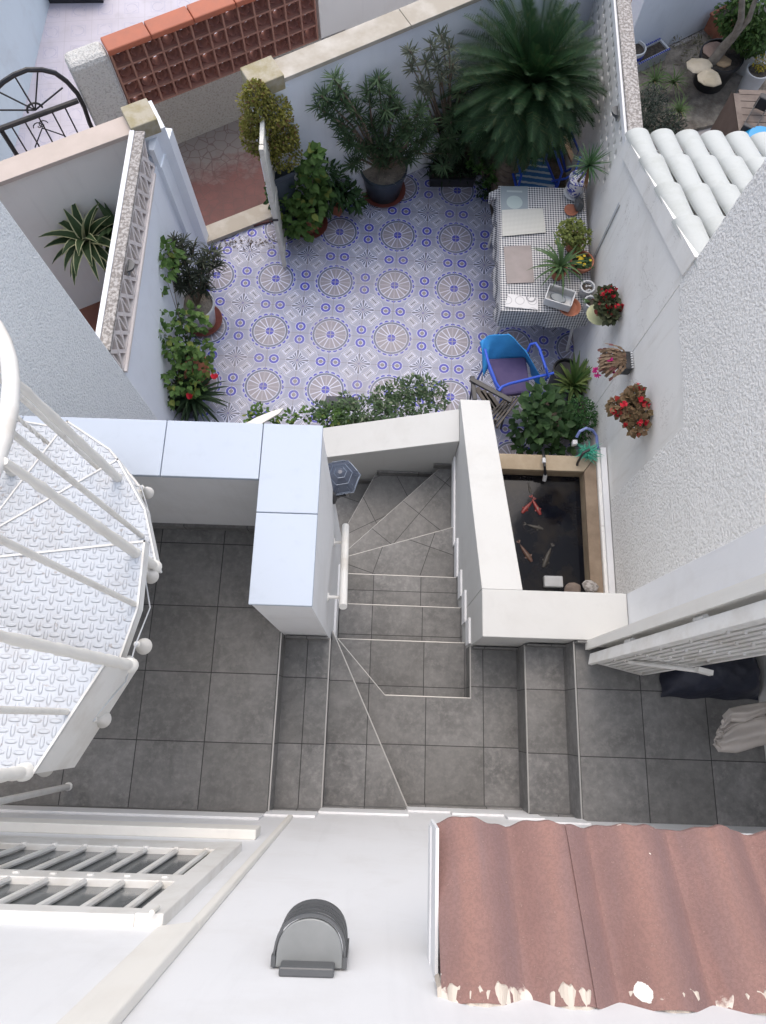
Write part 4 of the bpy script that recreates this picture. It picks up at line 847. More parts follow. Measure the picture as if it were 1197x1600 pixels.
# ---- boxy yellow green shrub in tall planter
c=P(437,264,.86); o=plant('shrub','dense yellow green small leaved shrub in a dark planter beside the gate leaf','shrub',(c.x,c.y,0))
m=MB(); m.lathe((c.x,c.y,0),[(.10,0),(.135,.82),(.15,.83),(.15,.88),(.138,.88),(.135,.84),(.05,.83)],4,R(75)); m.build('planter',M['bluegrey'],o,bevel=.006)
m=MB()
for (u,v,z,r) in ((440,236,1.02,.15),(432,205,1.16,.155),(402,215,1.16,.12),(418,225,1.05,.13),(415,180,1.30,.135),(400,160,1.40,.125),(432,175,1.32,.11),(395,195,1.22,.09),(445,215,1.08,.10),(400,145,1.46,.08)):
    z=.88+(262-v)*.0071; r*=1.18; blob_leaves(m,P(u,v,z),(r,r,r*.9),760,.025,.018,.55,.1,.6)
m.build('foliage',M['lf_box'],o); branchy((c.x,c.y,.8),[P(400,150,1.65),P(430,180,1.45),P(440,215,1.2),P(415,190,1.38)],.014,'stem',o)
# ---- broadleaf plant in terracotta pot by gate
c=P(484,352,0); o=plant('broadleaf_plant','light green round leaved plant in a terracotta pot right of the gate leaf','potted plant',c)
pot(o,(c.x,c.y,.0),.15,.24,'terracotta',saucer=(.19,'darkred'))
m=MB()
for (u,v,z,r) in ((465,300,.55,.16),(450,320,.45,.12),(485,325,.45,.13),(460,345,.33,.10),(480,350,.30,.12),(490,255,1.0,.075),(492,240,1.15,.05),(487,275,.8,.10),(440,285,.6,.12),(500,300,.5,.1)):
    blob_leaves(m,P(u,v,z),(r,r,r*1.2),int(30+2300*r*r),.085,.068,.25,.12,1.2,BROAD)
m.build('foliage',M['lf_broad'],o); branchy((c.x,c.y,.2),[P(465,300,.5),P(490,242,1.1),P(440,285,.55),P(485,320,.4),P(465,345,.3)],.008,'stem',o)
m=MB()
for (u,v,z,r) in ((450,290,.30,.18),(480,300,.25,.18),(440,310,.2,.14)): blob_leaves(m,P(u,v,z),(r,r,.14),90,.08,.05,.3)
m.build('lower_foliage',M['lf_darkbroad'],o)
c=P(528,333,0); o=plant('leafy_plant','dark leafy plant in a small square terracotta pot left of the big oleander tub','potted plant',c)
m=MB(); m.lathe((c.x,c.y,0),[(.055,0),(.078,.13),(.084,.135),(.084,.155),(.072,.155),(.068,.13),(.02,.128)],4,R(20)); m.build('pot',M['terracotta'],o,bevel=.004)
m=MB()
for (u,v,z,r) in ((520,285,.45,.16),(540,300,.35,.12),(505,270,.6,.13),(555,315,.25,.09),(510,310,.3,.12)): blob_leaves(m,P(u,v,z),(r,r,r),110,.09,.03,.2)
for i in range(16): strap(m,P(535,310,.2),V((cos(i*2.4),sin(i*2.4),.9)),.26,.03,1.4)
m.build('foliage',M['lf_darkbroad'],o)
# ---- big oleander
c=P(599,300,0); o=plant('oleander','tall pale green oleander in a big dark round tub with a red saucer','potted shrub',c)
pot(o,(c.x,c.y,.012),.235,.34,'bluegrey',.74,.018,'gravel_soil',saucer=(.235,'darkred'))
tips=[PW(*q) for q in ((502,150,1.25),(520,120,1.35),(498,168,1.15),(530,150,1.2),(592,120,1.4),(575,140,1.3),(610,140,1.3),(552,172,1.1),(580,190,1.0),(640,185,1.1),(660,165,1.25),(668,215,.9),(622,228,.8),(560,232,.8),(530,195,1.0),(602,172,1.2),(642,250,.65),(695,240,.55),(545,258,.6),(650,200,1.05),(630,205,.95),(600,215,.85),(675,190,1.05),(575,225,.7),(655,235,.75),(625,160,1.15),(540,215,.9),(590,245,.6))]
oleander((c.x,c.y,.3),tips,o,M['lf_olean'],.125,.0125,26,3)
m=MB()
for i in range(90): a=rnd(0,2*PI); r=rnd(0,.2); strap(m,(c.x+r*cos(a),c.y+r*sin(a),.31),V((cos(a),sin(a),1.6)),rnd(.05,.15),.004,1.2,3)
m.build('dry_grass',mottled('straw',(.35,.3,.22),(.5,.46,.38),30,.9,0),o)
c=P(704,248,0); o=plant('oleander','thin dark oleander with reddish stems reaching up the back wall left of the cycad','shrub',c)
tips=[PW(*q) for q in ((640,78,1.75),(690,55,1.85),(664,95,1.7),(655,128,1.5),(683,98,1.65),(708,100,1.55),(641,100,1.62),(702,72,1.8),(672,70,1.78),(690,115,1.5),(668,140,1.4))]
oleander((c.x,c.y,.02),tips,o,M['lf_oleandark'],.10,.014,13,2,.013)
o2=plant('oleander','bushy green oleander low between the big tub and the cycad','shrub',P(700,255,0)); tips=[PW(*q) for q in ((700,215,.7),(712,170,1.0),(705,190,.9),(690,260,.45),(720,140,1.2),(735,120,1.25),(690,225,.6),(712,235,.5))]; oleander(P(704,262,.02),tips,o2,M['lf_olean'],.13,.014,22,2)
# ---- planting bed, trough
struct('planting_bed',pr([(.42,5.60),(.98,5.60),(1.05,5.05),(1.83,4.95),(1.83,6.55),(.42,5.70)],.001,.055),M['soil'])
a=P(668,291,0);b_=P(742,288,0); o=thing('planter_trough','long low black trough edging the planting bed on the patterned tiles','planter',((a.x+b_.x)/2,a.y+.06,0)); trough(o,((a.x+b_.x)/2,a.y+.065,0),(1,.03),.46,.13,.12,'black')
m=MB(); 
for k in range(9): blob_leaves(m,V((a.x+.05*k+.03,a.y+.07,.14)),(.05,.05,.05),26,.035,.02,.2)
m.build('seedlings',M['lf_dark'],o)
# ---- aeonium
c=P(755,280,0); o=plant('succulent','bright green rosette succulent clump between trough and striped chair','succulent',c); m=MB()
for (u,v,z,r) in ((742,243,.42,.09),(757,252,.40,.08),(765,268,.38,.10),(748,266,.36,.085),(735,258,.34,.075),(778,262,.34,.08),(770,282,.27,.08),(752,240,.40,.06),(782,278,.25,.07),(760,290,.18,.07)):
    q=P(u,v,z); rosette(m,q,34,r,.022,(5,80),.25,.1,.2,4)
m.build('rosettes',M['lf_aeon'],o); branchy((c.x,c.y,.0),[P(742,243,.40),P(765,268,.36),P(778,262,.3),P(755,255,.36)],.012,'stem',o)
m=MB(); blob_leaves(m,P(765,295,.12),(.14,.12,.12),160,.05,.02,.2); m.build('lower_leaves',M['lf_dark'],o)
# ---- cycad
def frond(m,c,az,el,Ln,droop,Wl=.105):
    d=V((cos(az)*cos(el),sin(az)*cos(el),sin(el))); p=V(c); n=15; pts=[]
    for i in range(n+1): pts.append((p.copy(),d.copy())); p=p+d*Ln/n; d=(d+V((0,0,-droop/n))).normalized()
    for i in range(n):
        for h in (0,.34,.67):
            t=(i+h)/n; 
            if t<.10: continue
            q=pts[i][0].lerp(pts[i+1][0],h); d=pts[i][1]; s_=d.cross(V((0,0,1))); s_=s_.normalized() if s_.length>.05 else d.orthogonal(); nn=s_.cross(d).normalized(); wl_=Wl*(sin(PI*min(1,t*.86+.12))**.5)
            for sg in (-1,1):
                dd=(s_*sg+d*(.55+.7*t)+nn*.62).normalized(); e=q+dd*wl_-V((0,0,.012)); w_=d*.0058
                m.add([q-w_,q+w_,e+w_*.25,e-w_*.25],[(0,1,2,3)])
    for i in range(n): a,b=pts[i][0],pts[i+1][0]; s_=V((.0035,0,0)); m.add([a-s_,a+s_,b+s_,b-s_],[(0,1,2,3)])
cc=V((1.19,5.38,1.27)); o=plant('cycad','huge dark green sago palm filling the back right corner of the patio','palm',(cc.x,cc.y,0)); print('cycad',cc)
m=MB(); prof=[]; 
for k in range(34): prof.append((.15+.02*(k%2),k*.036))
m.lathe((cc.x,cc.y,0),prof,18); m.build('trunk',M['stem'],o)
m=MB(); N=235
for i in range(N):
    q=i/N; az=i*2.39996+rnd(-.12,.12); el=R(80-112*q**.80+rnd(-6,6)); L_=(.66+.12*sin(q*PI)+rnd(-.06,.05))*(1-.20*max(0,cos(az)))*(1-.14*max(0,-sin(az))); frond(m,cc+V((cos(az)*.05,sin(az)*.05,.06*(1-q))),az,el,L_,.85+.5*q)
m.build('crown',M['lf_cycad'],o)
c=P(728,240,0); o=plant('dark_palm','near black small palm tucked under the left side of the cycad','palm',c); m=MB()
q=P(728,200,.55)
for i in range(34): az=i*2.4; frond(m,q,az,R(70-60*i/34),rnd(.38,.5),1.2,.10)
m.build('crown',M['lf_dark'],o); branchy((c.x,c.y,0),[q],.05,'trunk',o)
c=P(850,225,0); o=plant('ground_fern','low dark fern filling the bed under the cycad','fern',c); m=MB()
for (u,v) in ((800,225),(860,230),(780,215),(720,265),(690,262),(830,245)): rosette(m,P(u,v,.08),26,.28,.03,(5,60),1.1)
m.build('foliage',M['lf_dark'],o)
# ---- left side group
c=P(322,503,0); o=plant('oleander','dark narrow leaved oleander in a white pot with dark red saucer by the left wall','potted shrub',c); pot(o,(c.x-.02,c.y,.012),.165,.30,'whitepl',.72,.014,'gravel_soil',saucer=(.19,'darkred'))
tips=[P(*q) for q in ((262,395,.85),(285,380,.92),(305,378,.92),(328,392,.8),(288,408,.85),(312,428,.7),(340,392,.72),(268,428,.7),(300,456,.55),(328,440,.55),(282,448,.6),(270,370,.95),(318,405,.8),(296,425,.75),(345,410,.6),(262,412,.75))]
oleander((c.x-.02,c.y,.28),tips,o,M['lf_oleandark'],.115,.0145,20,3,.009)
c=P(308,592,0); o=plant('climbing_pothos','bright green trailing vine in a ribbed terracotta pot along the left wall','potted plant',c)
m=MB(); pts=[(.12,0),(.155,.20),(.17,.21),(.17,.235),(.155,.235),(.15,.20),(.02,.19)]; m.lathe(c,pts,26); 
for k in range(22): a=2*PI*k/22; m.tube([c+V((.124*cos(a),.124*sin(a),.01)),c+V((.158*cos(a),.158*sin(a),.19))],.007,5)
m.build('pot',M['terracotta'],o,True)
m=MB()
for (u,v,z,r,n) in ((262,395,1.0,.10,46),(255,420,.95,.10,40),(278,405,.9,.06,18),(245,455,.85,.07,26),(243,485,.8,.06,22),(250,520,.75,.10,42),(240,540,.75,.05,10),(270,545,.65,.11,46),(285,500,.7,.10,44),(310,505,.65,.08,30),(305,485,.7,.06,18),(290,560,.6,.12,50),(315,545,.55,.09,34),(280,595,.5,.13,56),(305,600,.4,.11,44),(245,590,.6,.06,12),(265,620,.4,.08,22),(320,575,.4,.07,20)):
    blob_leaves(m,P(u,v,z),(r,r,r),n,.068,.05,.3,.1,1.3,BROAD)
m.build('foliage',M['lf_broad'],o); branchy((c.x,c.y,.15),[P(255,420,.9),P(245,485,.75),P(285,500,.65),P(300,560,.5),P(262,395,.95),P(270,600,.4)],.006,'stem',o)
m=MB(); 
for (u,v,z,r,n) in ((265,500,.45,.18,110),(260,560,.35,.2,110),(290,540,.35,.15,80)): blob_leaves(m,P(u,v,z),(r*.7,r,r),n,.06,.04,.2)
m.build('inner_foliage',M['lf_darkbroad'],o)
c=P(300,638,0); o=plant('bromeliad','dark strap leaved plant with two red flowers at the foot of the left wall','potted plant',c); pot(o,c,.14,.2,'black')
m=MB(); rosette(m,P(302,622,.2),64,.40,.034,(0,68),1.25,.18); rosette(m,P(280,605,.2),22,.30,.03,(10,60),1.1); m.build('foliage',M['lf_dark'],o)
for u,v in ((336,592),(296,623)):
    q=P(u,v,.42); m=MB()
    for k in range(10): leaf(m,q+rv()*.008,V((rnd(-.6,.6),.5+rnd(-.3,.3),.5)),up,.05,.028)
    m.build('flower',M['redflower'],o)
# ---- shrubs behind stair wall
a=P(500,640,.0); o=plant('trailing_shrub','long low grey green small leaved shrub in dark troughs behind the stair wall','shrub',(.1,2.55,0))
trough(o,(.10,2.50,0),(1,.0),1.0,.22,.30,'black'); trough(o,(-.62,2.40,0),(1,.0),.5,.2,.30,'black')
m=MB()
for (u,v,z,r) in ((515,650,.45,.13),(545,645,.5,.13),(575,640,.55,.13),(600,625,.55,.12),(622,612,.55,.11),(645,605,.6,.11),(665,602,.6,.09),(685,625,.5,.09),(655,630,.55,.12),(625,635,.55,.13),(500,640,.42,.08),(540,625,.45,.07),(690,605,.45,.05),(600,645,.6,.1)):
    blob_leaves(m,P(u,v,z),(r,r,r*.8),int(17000*r*r),.042,.018,.3,.1,.8)
m.build('foliage',M['lf_smalls'],o)
m=MB()
for (u,v,z,r) in ((515,655,.5,.11),(535,650,.5,.08),(405,645,.4,.08),(398,655,.4,.09),(430,652,.34,.07),(455,650,.34,.06),(480,648,.34,.07)): blob_leaves(m,P(u,v,z),(r,r,r*.7),int(9000*r*r),.04,.03,.3,.1,1,BROAD)
m.build('broad_leaves',M['lf_broad'],o)
tag(pr([tuple(P(*q,.42)[:2]) for q in ((510,618),(560,621),(558,634),(508,632))],.30,.42).build('dark_tray',M['navy'],None,bevel=.006),'dark blue rectangular tray on the tiles left of the long shrub','tray')
q=[P(u,v,.62) for u,v in ((378,664),(400,652),(425,642),(444,637),(436,646),(412,660),(392,672))]; tag(pr([(a.x,a.y) for a in q],.60,.62).build('white_stake',M['cream'],None,bevel=.004),'pointed cream white blade shaped stake sticking out past the capping','stake')
# ---- right foreground plants
c=P(900,628,0); o=plant('spiky_agave','yellow green striped spiky plant in a dark pot near the right wall','potted plant',c); pot(o,c,.13,.22,'black')
m=MB(); rosette(m,P(893,604,.26),34,.30,.036,(12,70),.8,.15,.3); rosette(m,P(897,600,.3),20,.34,.034,(25,75),.55,.15,.3,tilt=V((.25,.5,0))); m.build('foliage',M['lf_varieg'],o)
c=P(885,578,.30); o=thing('round_stool','black round pot seen behind the striped spiky plant','pot',(c.x,c.y,0)); m=MB(); m.lathe((c.x,c.y,0),[(.10,0),(.118,.29),(.125,.30),(.112,.30),(.10,.27),(.01,.26)],24); o.name='round_pot'; m.build('shell',M['black'],o,True)
c=P(852,690,0); o=plant('hydrangea','large dark green broad leaved bush between the chairs and the pond','shrub',c); m=MB()
for (u,v,z,r) in ((850,640,.65,.16),(830,650,.6,.14),(870,655,.6,.15),(845,675,.5,.15),(815,670,.45,.11),(880,685,.4,.12),(855,615,.65,.10),(835,625,.65,.09),(872,620,.6,.08),(860,690,.4,.12),(890,665,.5,.09),(820,695,.3,.1)):
    blob_leaves(m,P(u,v,z),(r,r,r*.8),int(2700*r*r),.085,.062,.3,.1,1.5,BROAD)
m.build('foliage',M['lf_darkbroad'],o); branchy((c.x,c.y+.15,0),[P(850,640,.6),P(830,650,.55),P(880,685,.35)],.012,'stem',o); pot(o,(c.x,c.y+.15,0),.2,.26,'black')
c=P(905,668,0); o=plant('parsley_bush','fine leaved fresh green bush against the right wall above the pond','shrub',c); m=MB()
for (u,v,z,r) in ((905,640,.6,.12),(915,655,.55,.10),(893,650,.55,.1),(910,668,.45,.11),(922,640,.55,.06)): blob_leaves(m,P(u,v,z),(r,r,r),int(21000*r*r),.03,.013,.45,.1,.8)
m.build('foliage',leafmat('fine_green_leaves',(.03,.09,.025),(.05,.14,.04)),o); pot(o,(c.x,c.y,0),.13,.3,'black')
# ---- hanging wall pots
def wallpot(u,v,x,label,cat,leafm,flm,spread,nleaf,nfl,name='geranium',potm='greywhite'):
    c=PX(u,v,x); o=thing(name,label,cat,c); m=MB(); pc=c+V((.03,.01,-.16)); m.lathe(pc,[(.055,0),(.085,.11),(.092,.115),(.092,.13),(.08,.13),(.07,.1),(.01,.1)],22); m.build('pot',M[potm],o,True)
    m=MB(); m.tube([(1.83,pc.y,pc.z+.12),(pc.x+.09,pc.y,pc.z+.12)],.006,6); m.build('wall_hook',M['black'],o)
    m=MB()
    for d in spread: blob_leaves(m,c+V(d[:3]),(d[3],d[3]*1.0,d[3]*.8),nleaf,.045,.04,.4,.1,.8,BROAD)
    m.build('foliage',leafm,o)
    for i in range(nfl):
        d=spread[i%len(spread)]; q=rv(); q.z=abs(q.z)*.9+.15; p=c+V(d[:3])+q*d[3]*1.02
        m=MB()
        for k in range(12): leaf(m,p+rv()*.012,rv()+q,q,.02,.017,.1,.1,(.4,1,1,.3))
        m.build('flower',flm,o)
    return o,pc
o,pc=wallpot(949,476,1.725,'crimson geranium in a blue rimmed pot hung beside the table end','geranium',M['lf_gerleaf'],M['redflower'],((0,.05,0,.085),(.02,-.05,0,.085),(-.03,0,.02,.07),(0,.1,.0,.05),(.01,-.10,-.0,.055)),80,17)
m=MB(); m.lathe(pc+V((-.06,-.02,-.02)),[(.04,0),(.09,.05),(.095,.05),(.1,.055)],20); m.build('bowl',mottled('pale_olive_bowl',(.35,.36,.2),(.42,.43,.26),5,.5,0),o,True)
wallpot(987,642,1.70,'bushy red geranium with brownish leaves hung nearest the pond on the right wall','geranium',M['lf_redleaf'],M['redflower'],((.02,.07,0,.085),(.03,-.03,0,.09),(-.05,.02,0,.08),(.03,.12,.02,.05),(.02,-.10,0,.07),(-.10,.03,-.02,.05)),80,13)
c=PX(975,562,1.765); o=thing('hanging_cactus','brown drooping cactus with pink flowers in a dotted basket on the right wall','hanging plant',c)
m=MB(); m.box(c.x-.02,1.828,c.y-.075,c.y+.075,c.z-.10,c.z); m.build('basket',M['black'],o,bevel=.01)
m=MB()
for k in range(7): m.box(1.815,1.829,c.y-.07+.02*k,c.y-.06+.02*k,c.z+.001,c.z+.012)
m.build('basket_edge',M['whitepl'],o); m=MB()
for i in range(80):
    d=V((-rnd(.5,1.2),rnd(-.9,.7),rnd(.0,.6))); p=c+V((rnd(-.02,.02),rnd(-.06,.06),0)); 
    for k in range(5):
        e=p+d.normalized()*.036; leaf(m,p,d,up+rv()*.5,.042,.02,.2,0,(.4,1,1,.5)); p=e; d=(d+V((rnd(-.3,.1),rnd(-.3,.3),-.38)))
m.build('foliage',M['lf_dry'],o)
for q in ((1.66,c.y-.02,c.z+.01),(1.70,c.y-.1,c.z-.02),(1.62,c.y+.03,c.z-.05),(1.60,c.y-.07,c.z-.12),(1.58,c.y-.04,c.z-.1)):
    m=MB(); q=V(q)
    for k in range(14): leaf(m,q,rv(),up,.03,.012)
    m.build('flower',M['pinkflower'],o)
# ================================================================== TABLE
def gingham():
    m,b=newmat('black_white_gingham',(.5,.5,.5),.8); x,y,z=xyz(world()); p=.0235
    a=(x+z*.0).mod(p).lt(p/2); bb=(y+z).mod(p).lt(p/2); s_=a+bb; g=X.nt.nodes.new('ShaderNodeNewGeometry'); 
    c=mix(s_*.5,(.62,.62,.62),(.025,.03,.05)); setcol(b,c); bump(b,noise(world(),14,3),.3,.01); return m
tx0,tx1,ty0,ty1,tz=.985,1.795,3.475,4.80,.745
tb=thing('garden_table','rectangular garden table on white tube legs under a gingham cloth','table',((tx0+tx1)/2,(ty0+ty1)/2,0))
bx(tx0+.01,tx1-.01,ty0+.01,ty1-.01,tz-.03,tz-.003).build('tabletop',M['whitepl'],tb)
for x,y in ((tx0+.06,ty0+.08),(tx1-.08,ty0+.08),(tx0+.06,ty1-.08),(tx1-.08,ty1-.08)):
    m=MB(); m.tube([(x,y,tz-.03),(x,y-.0,.4),(x+(.05 if x>1.3 else -.04),y-.02,.0)],.014,10); m.build('leg',M['metalwhite'],tb,True)
m=MB(); N=96; per_=[]
def rect_pt(s_):
    Lx=tx1-tx0;Ly=ty1-ty0; T=2*(Lx+Ly); s_=s_%T
    if s_<Lx: return (tx0+s_,ty0,0,-1)
    s_-=Lx
    if s_<Ly: return (tx1,ty0+s_,.3,0)
    s_-=Ly
    if s_<Lx: return (tx1-s_,ty1,0,1)
    s_-=Lx; return (tx0,ty1-s_,-1,0)
T=2*((tx1-tx0)+(ty1-ty0)); rows=6; vs=[]
for j in range(rows+1):
    for i in range(N):
        x,y,nx,ny=rect_pt(T*i/N); q=j/rows; cor=min(abs(x-tx0),abs(x-tx1))+min(abs(y-ty0),abs(y-ty1)); o_=q*(.030+.012*sin(i*1.35)+.01*sin(i*.6)); vs.append((x+nx*o_,y+ny*o_,tz-.0-q*(.19+.008*sin(i*.9))))
fs=[(j*N+i,(j+1)*N+i,(j+1)*N+(i+1)%N,j*N+(i+1)%N) for j in range(rows) for i in range(N)]; m.add(vs,fs)
gx,gy=18,28; m.add([(tx0+(tx1-tx0)*i/gx,ty0+(ty1-ty0)*j/gy,tz+(.0015*sin(i*2.1+j) if 0<i<gx and 0<j<gy else 0)) for j in range(gy+1) for i in range(gx+1)],[(j*(gx+1)+i,j*(gx+1)+i+1,(j+1)*(gx+1)+i+1,(j+1)*(gx+1)+i) for j in range(gy) for i in range(gx)])
q=P(775,302,.72)
for k in range(9): a=PI*.6+k*.22; m.tube([(tx0,ty1-.03,.74),(tx0-.05*sin(a)-.02,ty1-.04+.05*cos(a),.70),(tx0-.06,ty1-.06+.02*cos(a*2),.60)],[.004,.018,.012],6)
tag(m.build('gingham_tablecloth',gingham(),None),'black and white gingham tablecloth hanging over the garden table','tablecloth')
tag(tb,None)
def quad(pts,z,h,name,mat,label,cat,group=None): 
    return tag(pr([tuple(P(u,v,z)[:2]) for u,v in pts],z-h,z).build(name,mat),label,cat,group)
pmx,b=newmat('plate_print_placemat',(.3,.34,.36),.4); x,y,z=xyz(world()); pc_=P(804,316,.755); r=hyp(x-pc_.x,y-pc_.y); kn=P(804,299,.755)
c=mix(r.lt(.073),(.26,.30,.32),(.38,.45,.44)); c=mix((x-kn.x).abs().lt(.072)*((y-kn.y)+(x-kn.x)*.0).abs().lt(.010),c,(.40,.45,.45)); setcol(b,c)
quad([(782,291),(825,291),(825,330),(783,332)],.755,.004,'placemat',pmx,'grey placemat printed with a plate and knife at the far end of the table','placemat','placemats on the gingham cloth')
wv,b=newmat('woven_white_placemat',(.55,.55,.5),.8); x,y,z=xyz(world()); c=mix(((x.mod(.012)).gt(.006))*.35,(.56,.56,.52),(.32,.33,.31)); c=mix(((y.mod(.014)).gt(.008))*.5,c,(.30,.30,.28)); setcol(b,c)
quad([(784,328),(848,325),(853,363),(785,369)],.762,.004,'placemat',wv,'open weave cream placemat overlapping the grey one','placemat','placemats on the gingham cloth')
quad([(787,385),(830,383),(835,441),(792,443)],.755,.004,'placemat',mottled('taupe_placemat',(.20,.175,.17),(.25,.215,.21),6,.5,0),'plain taupe placemat in the middle of the table','placemat','placemats on the gingham cloth')
tl,b=newmat('printed_tile_sheet',(.6,.6,.6),.5); x,y,z=xyz(world()); q0_=P(830,470,.757); r=hyp(x-q0_.x,y-q0_.y-.03); u=(x-q0_.x+.1).cyc(.11); w_=(y-q0_.y-.0).cyc(.11); k_=hyp(u,w_)
c=mix(r.band(.03,.045),(.56,.56,.57),(.22,.22,.24)); c=mix(k_.band(.036,.042),c,(.33,.33,.35)); setcol(b,c)
quad([(794,459),(841,466),(841,484),(789,479)],.757,.005,'patterned_sheet',tl,'pale sheet printed with circles at the near end of the table','sheet')
# pots on table
c=P(896,303,.75); o=plant('yucca','spiky yucca in a blue and white ceramic pot at the far right of the table','potted plant',c)
bwm,b=newmat('blue_white_ceramic',(.6,.6,.65),.25); vv=coord(); setcol(b,mix(noise(vv,22,3,.6,1.5).gt(.53),(.58,.60,.66),(.05,.06,.33)))
m=MB(); m.lathe(c,[(.055,.012),(.09,.09),(.085,.18),(.09,.20),(.08,.20),(.072,.17),(.01,.165)],26); m.build('pot',bwm,o,True); m=MB(); m.lathe(c,[(.07,0),(.095,.02),(.088,.022),(.05,.012)],26); m.build('saucer',M['whitepl'],o,True)
top=P(921,258,1.22); m=MB(); m.tube([c+up*.16,c.lerp(top,.5)+up*.05,top],[.012,.011,.010],8); m.build('stem',M['stem'],o,True); m=MB(); rosette(m,top,60,.22,.014,(-25,80),.25,.12,.25,4); m.build('foliage',M['lf_yucca'],o)
m=MB()
for k in range(3): strap(m,top+V((0,-.01,-.01)),V((.1*k-.1,-.6,-.9)),.2,.018,.2,4)
m.build('dead_leaves',M['lf_brown'],o)
c=P(903,325,.75); o=rock('round_stone',(c.x,c.y,.80),.065,M['darkgreymetal'],'dark grey rounded stone on an orange dish behind the jade plant','stone',(.8,1,.8)); 
m=MB(); q=P(897,330,.75); m.lathe((q.x-.03,q.y,.747),[(.05,0),(.065,.02),(.06,.02),(.02,.01)],20); tag(m.build('orange_dish',M['terracotta'],None,True),'small orange clay dish under the dark stone','dish')
c=P(893,388,.75); o=plant('jade_plant','round yellow green jade plant in a clay pot on the table','potted plant',c); pot(o,c,.075,.13,'terracotta'); m=MB()
for (u,v,z,r) in ((896,362,1.0,.10),(880,372,.95,.07),(912,370,.96,.075),(897,350,1.02,.07),(905,380,.92,.06),(885,355,.98,.06)): blob_leaves(m,P(u,v,z),(r,r,r*.7),int(24000*r*r),.032,.02,.45,.05,1.2,(.4,1,1,.6,.1))
m.build('foliage',M['lf_jade'],o); branchy((c.x,c.y,.85),[P(896,362,.95),P(880,372,.9),P(912,370,.9)],.01,'stem',o)
c=P(870,432,.75); o=plant('strap_plant','arching green strap leaved plant in a small clay pot on the table','potted plant',c); pot(o,c,.065,.11,'terracotta'); m=MB(); 
q=c+up*.12
for i in range(34): a=i*2.4; e=R(rnd(25,75)); strap(m,q,V((cos(a)*cos(e)-.18,sin(a)*cos(e)+.05,sin(e))),rnd(.22,.36),.022,1.5)
m.build('foliage',M['lf_strap'],o)
c=P(905,418,.75); o=plant('yellow_pansies','small yellow flowers in a wide clay bowl on the table','potted plant',c); pot(o,c,.10,.10,'terracotta',.7); m=MB()
for k in range(90): p=c+V((rnd(-.08,.08),rnd(-.09,.03),.09)); leaf(m,p,rv()+up,up,.04,.02)
m.build('foliage',M['lf_strap'],o)
for k in range(15):
    m=MB(); p=c+V((rnd(-.09,.08),rnd(-.08,.02),rnd(.12,.15)))
    for j in range(6): a=j*PI/3; leaf(m,p,V((cos(a),sin(a),.2)),up,.013,.014,.1,.1,(.4,1,1,.4))
    m.build('flower',M['yellowflower'],o)
for (u,v,r,h,lab,peb) in ((913,459,.062,.11,'upper of two round off white pots, white pebbles on its soil',1),(918,482,.058,.11,'lower of two round off white pots at the table corner, one sprig in it',0)):
    c=P(u,v,.75); o=plant('round_pot',lab,'pot',c,'off white pots at the table corner'); pot(o,c,r,h,'greywhite',.8,.008)
    m=MB()
    if peb:
        for k in range(9): q=c+V((rnd(-.035,.035),rnd(-.035,.03),h-.015)); m.lathe(q,[(.003,-.006),(.009,0),(.003,.006)],6,rnd(0,3))
        m.build('pebbles',M['whitepl'],o)
    else:
        for k in range(10): strap(m,c+up*(h-.02),V((-1+rnd(-.3,.3),rnd(-.4,.4),.7)),.09,.01,1,4)
        m.build('sprig',M['lf_strap'],o)
c=P(889,482,.75); m=MB(); m.lathe(c,[(.075,0),(.098,.03),(.09,.03),(.07,.008),(.01,.007)],26); tag(m.build('clay_saucer',M['terracotta'],None,True),'empty orange clay saucer under the white crate','saucer')
c=P(872,470,.78); o=thing('white_crate','tilted white plastic crate holding a grey oval dish on the table','crate',c); u=V((cos(R(-18)),sin(R(-18)),0)); v_=V((-u.y,u.x,0)); m=MB(); t=.005; hw_,hl,hh=.115,.078,.045
for s_ in (-1,1): m.obox(c+v_*s_*hl+up*hh,u*hw_,v_*t,up*hh); m.obox(c+u*s_*hw_+up*hh,u*t,v_*(hl-t),up*hh)
m.obox(c+up*.003,u*(hw_-t),v_*(hl-t),up*.003); m.build('shell',M['whitepl'],o,bevel=.003)
m=MB()
for k in range(16): q=c+u*(-.10+.0133*k)+v_*(hl-t-.003)+up*hh; m.obox(q,u*.002,v_*.003,up*(hh-.004))
m.build('ribs',M['whitepl'],o)
m=MB(); n=28; q=c+up*.045-v_*.005-u*.01; a_=V((cos(R(-25)),sin(R(-25)),0)); b2=V((-a_.y,a_.x,.25)); ring=lambda s,z:[q+a_*.075*s*cos(2*PI*k/n)+b2*.038*s*sin(2*PI*k/n)+up*z for k in range(n)]
m.add(ring(1,0)+ring(.93,.012)+ring(.8,.004),[(j*n+k,j*n+(k+1)%n,(j+1)*n+(k+1)%n,(j+1)*n+k) for j in range(2) for k in range(n)]+[tuple(2*n+k for k in range(n)),tuple(range(n))[::-1]]); m.build('oval_dish',mottled('grey_oval',(.22,.24,.25),(.28,.30,.31),5,.4,0),o)
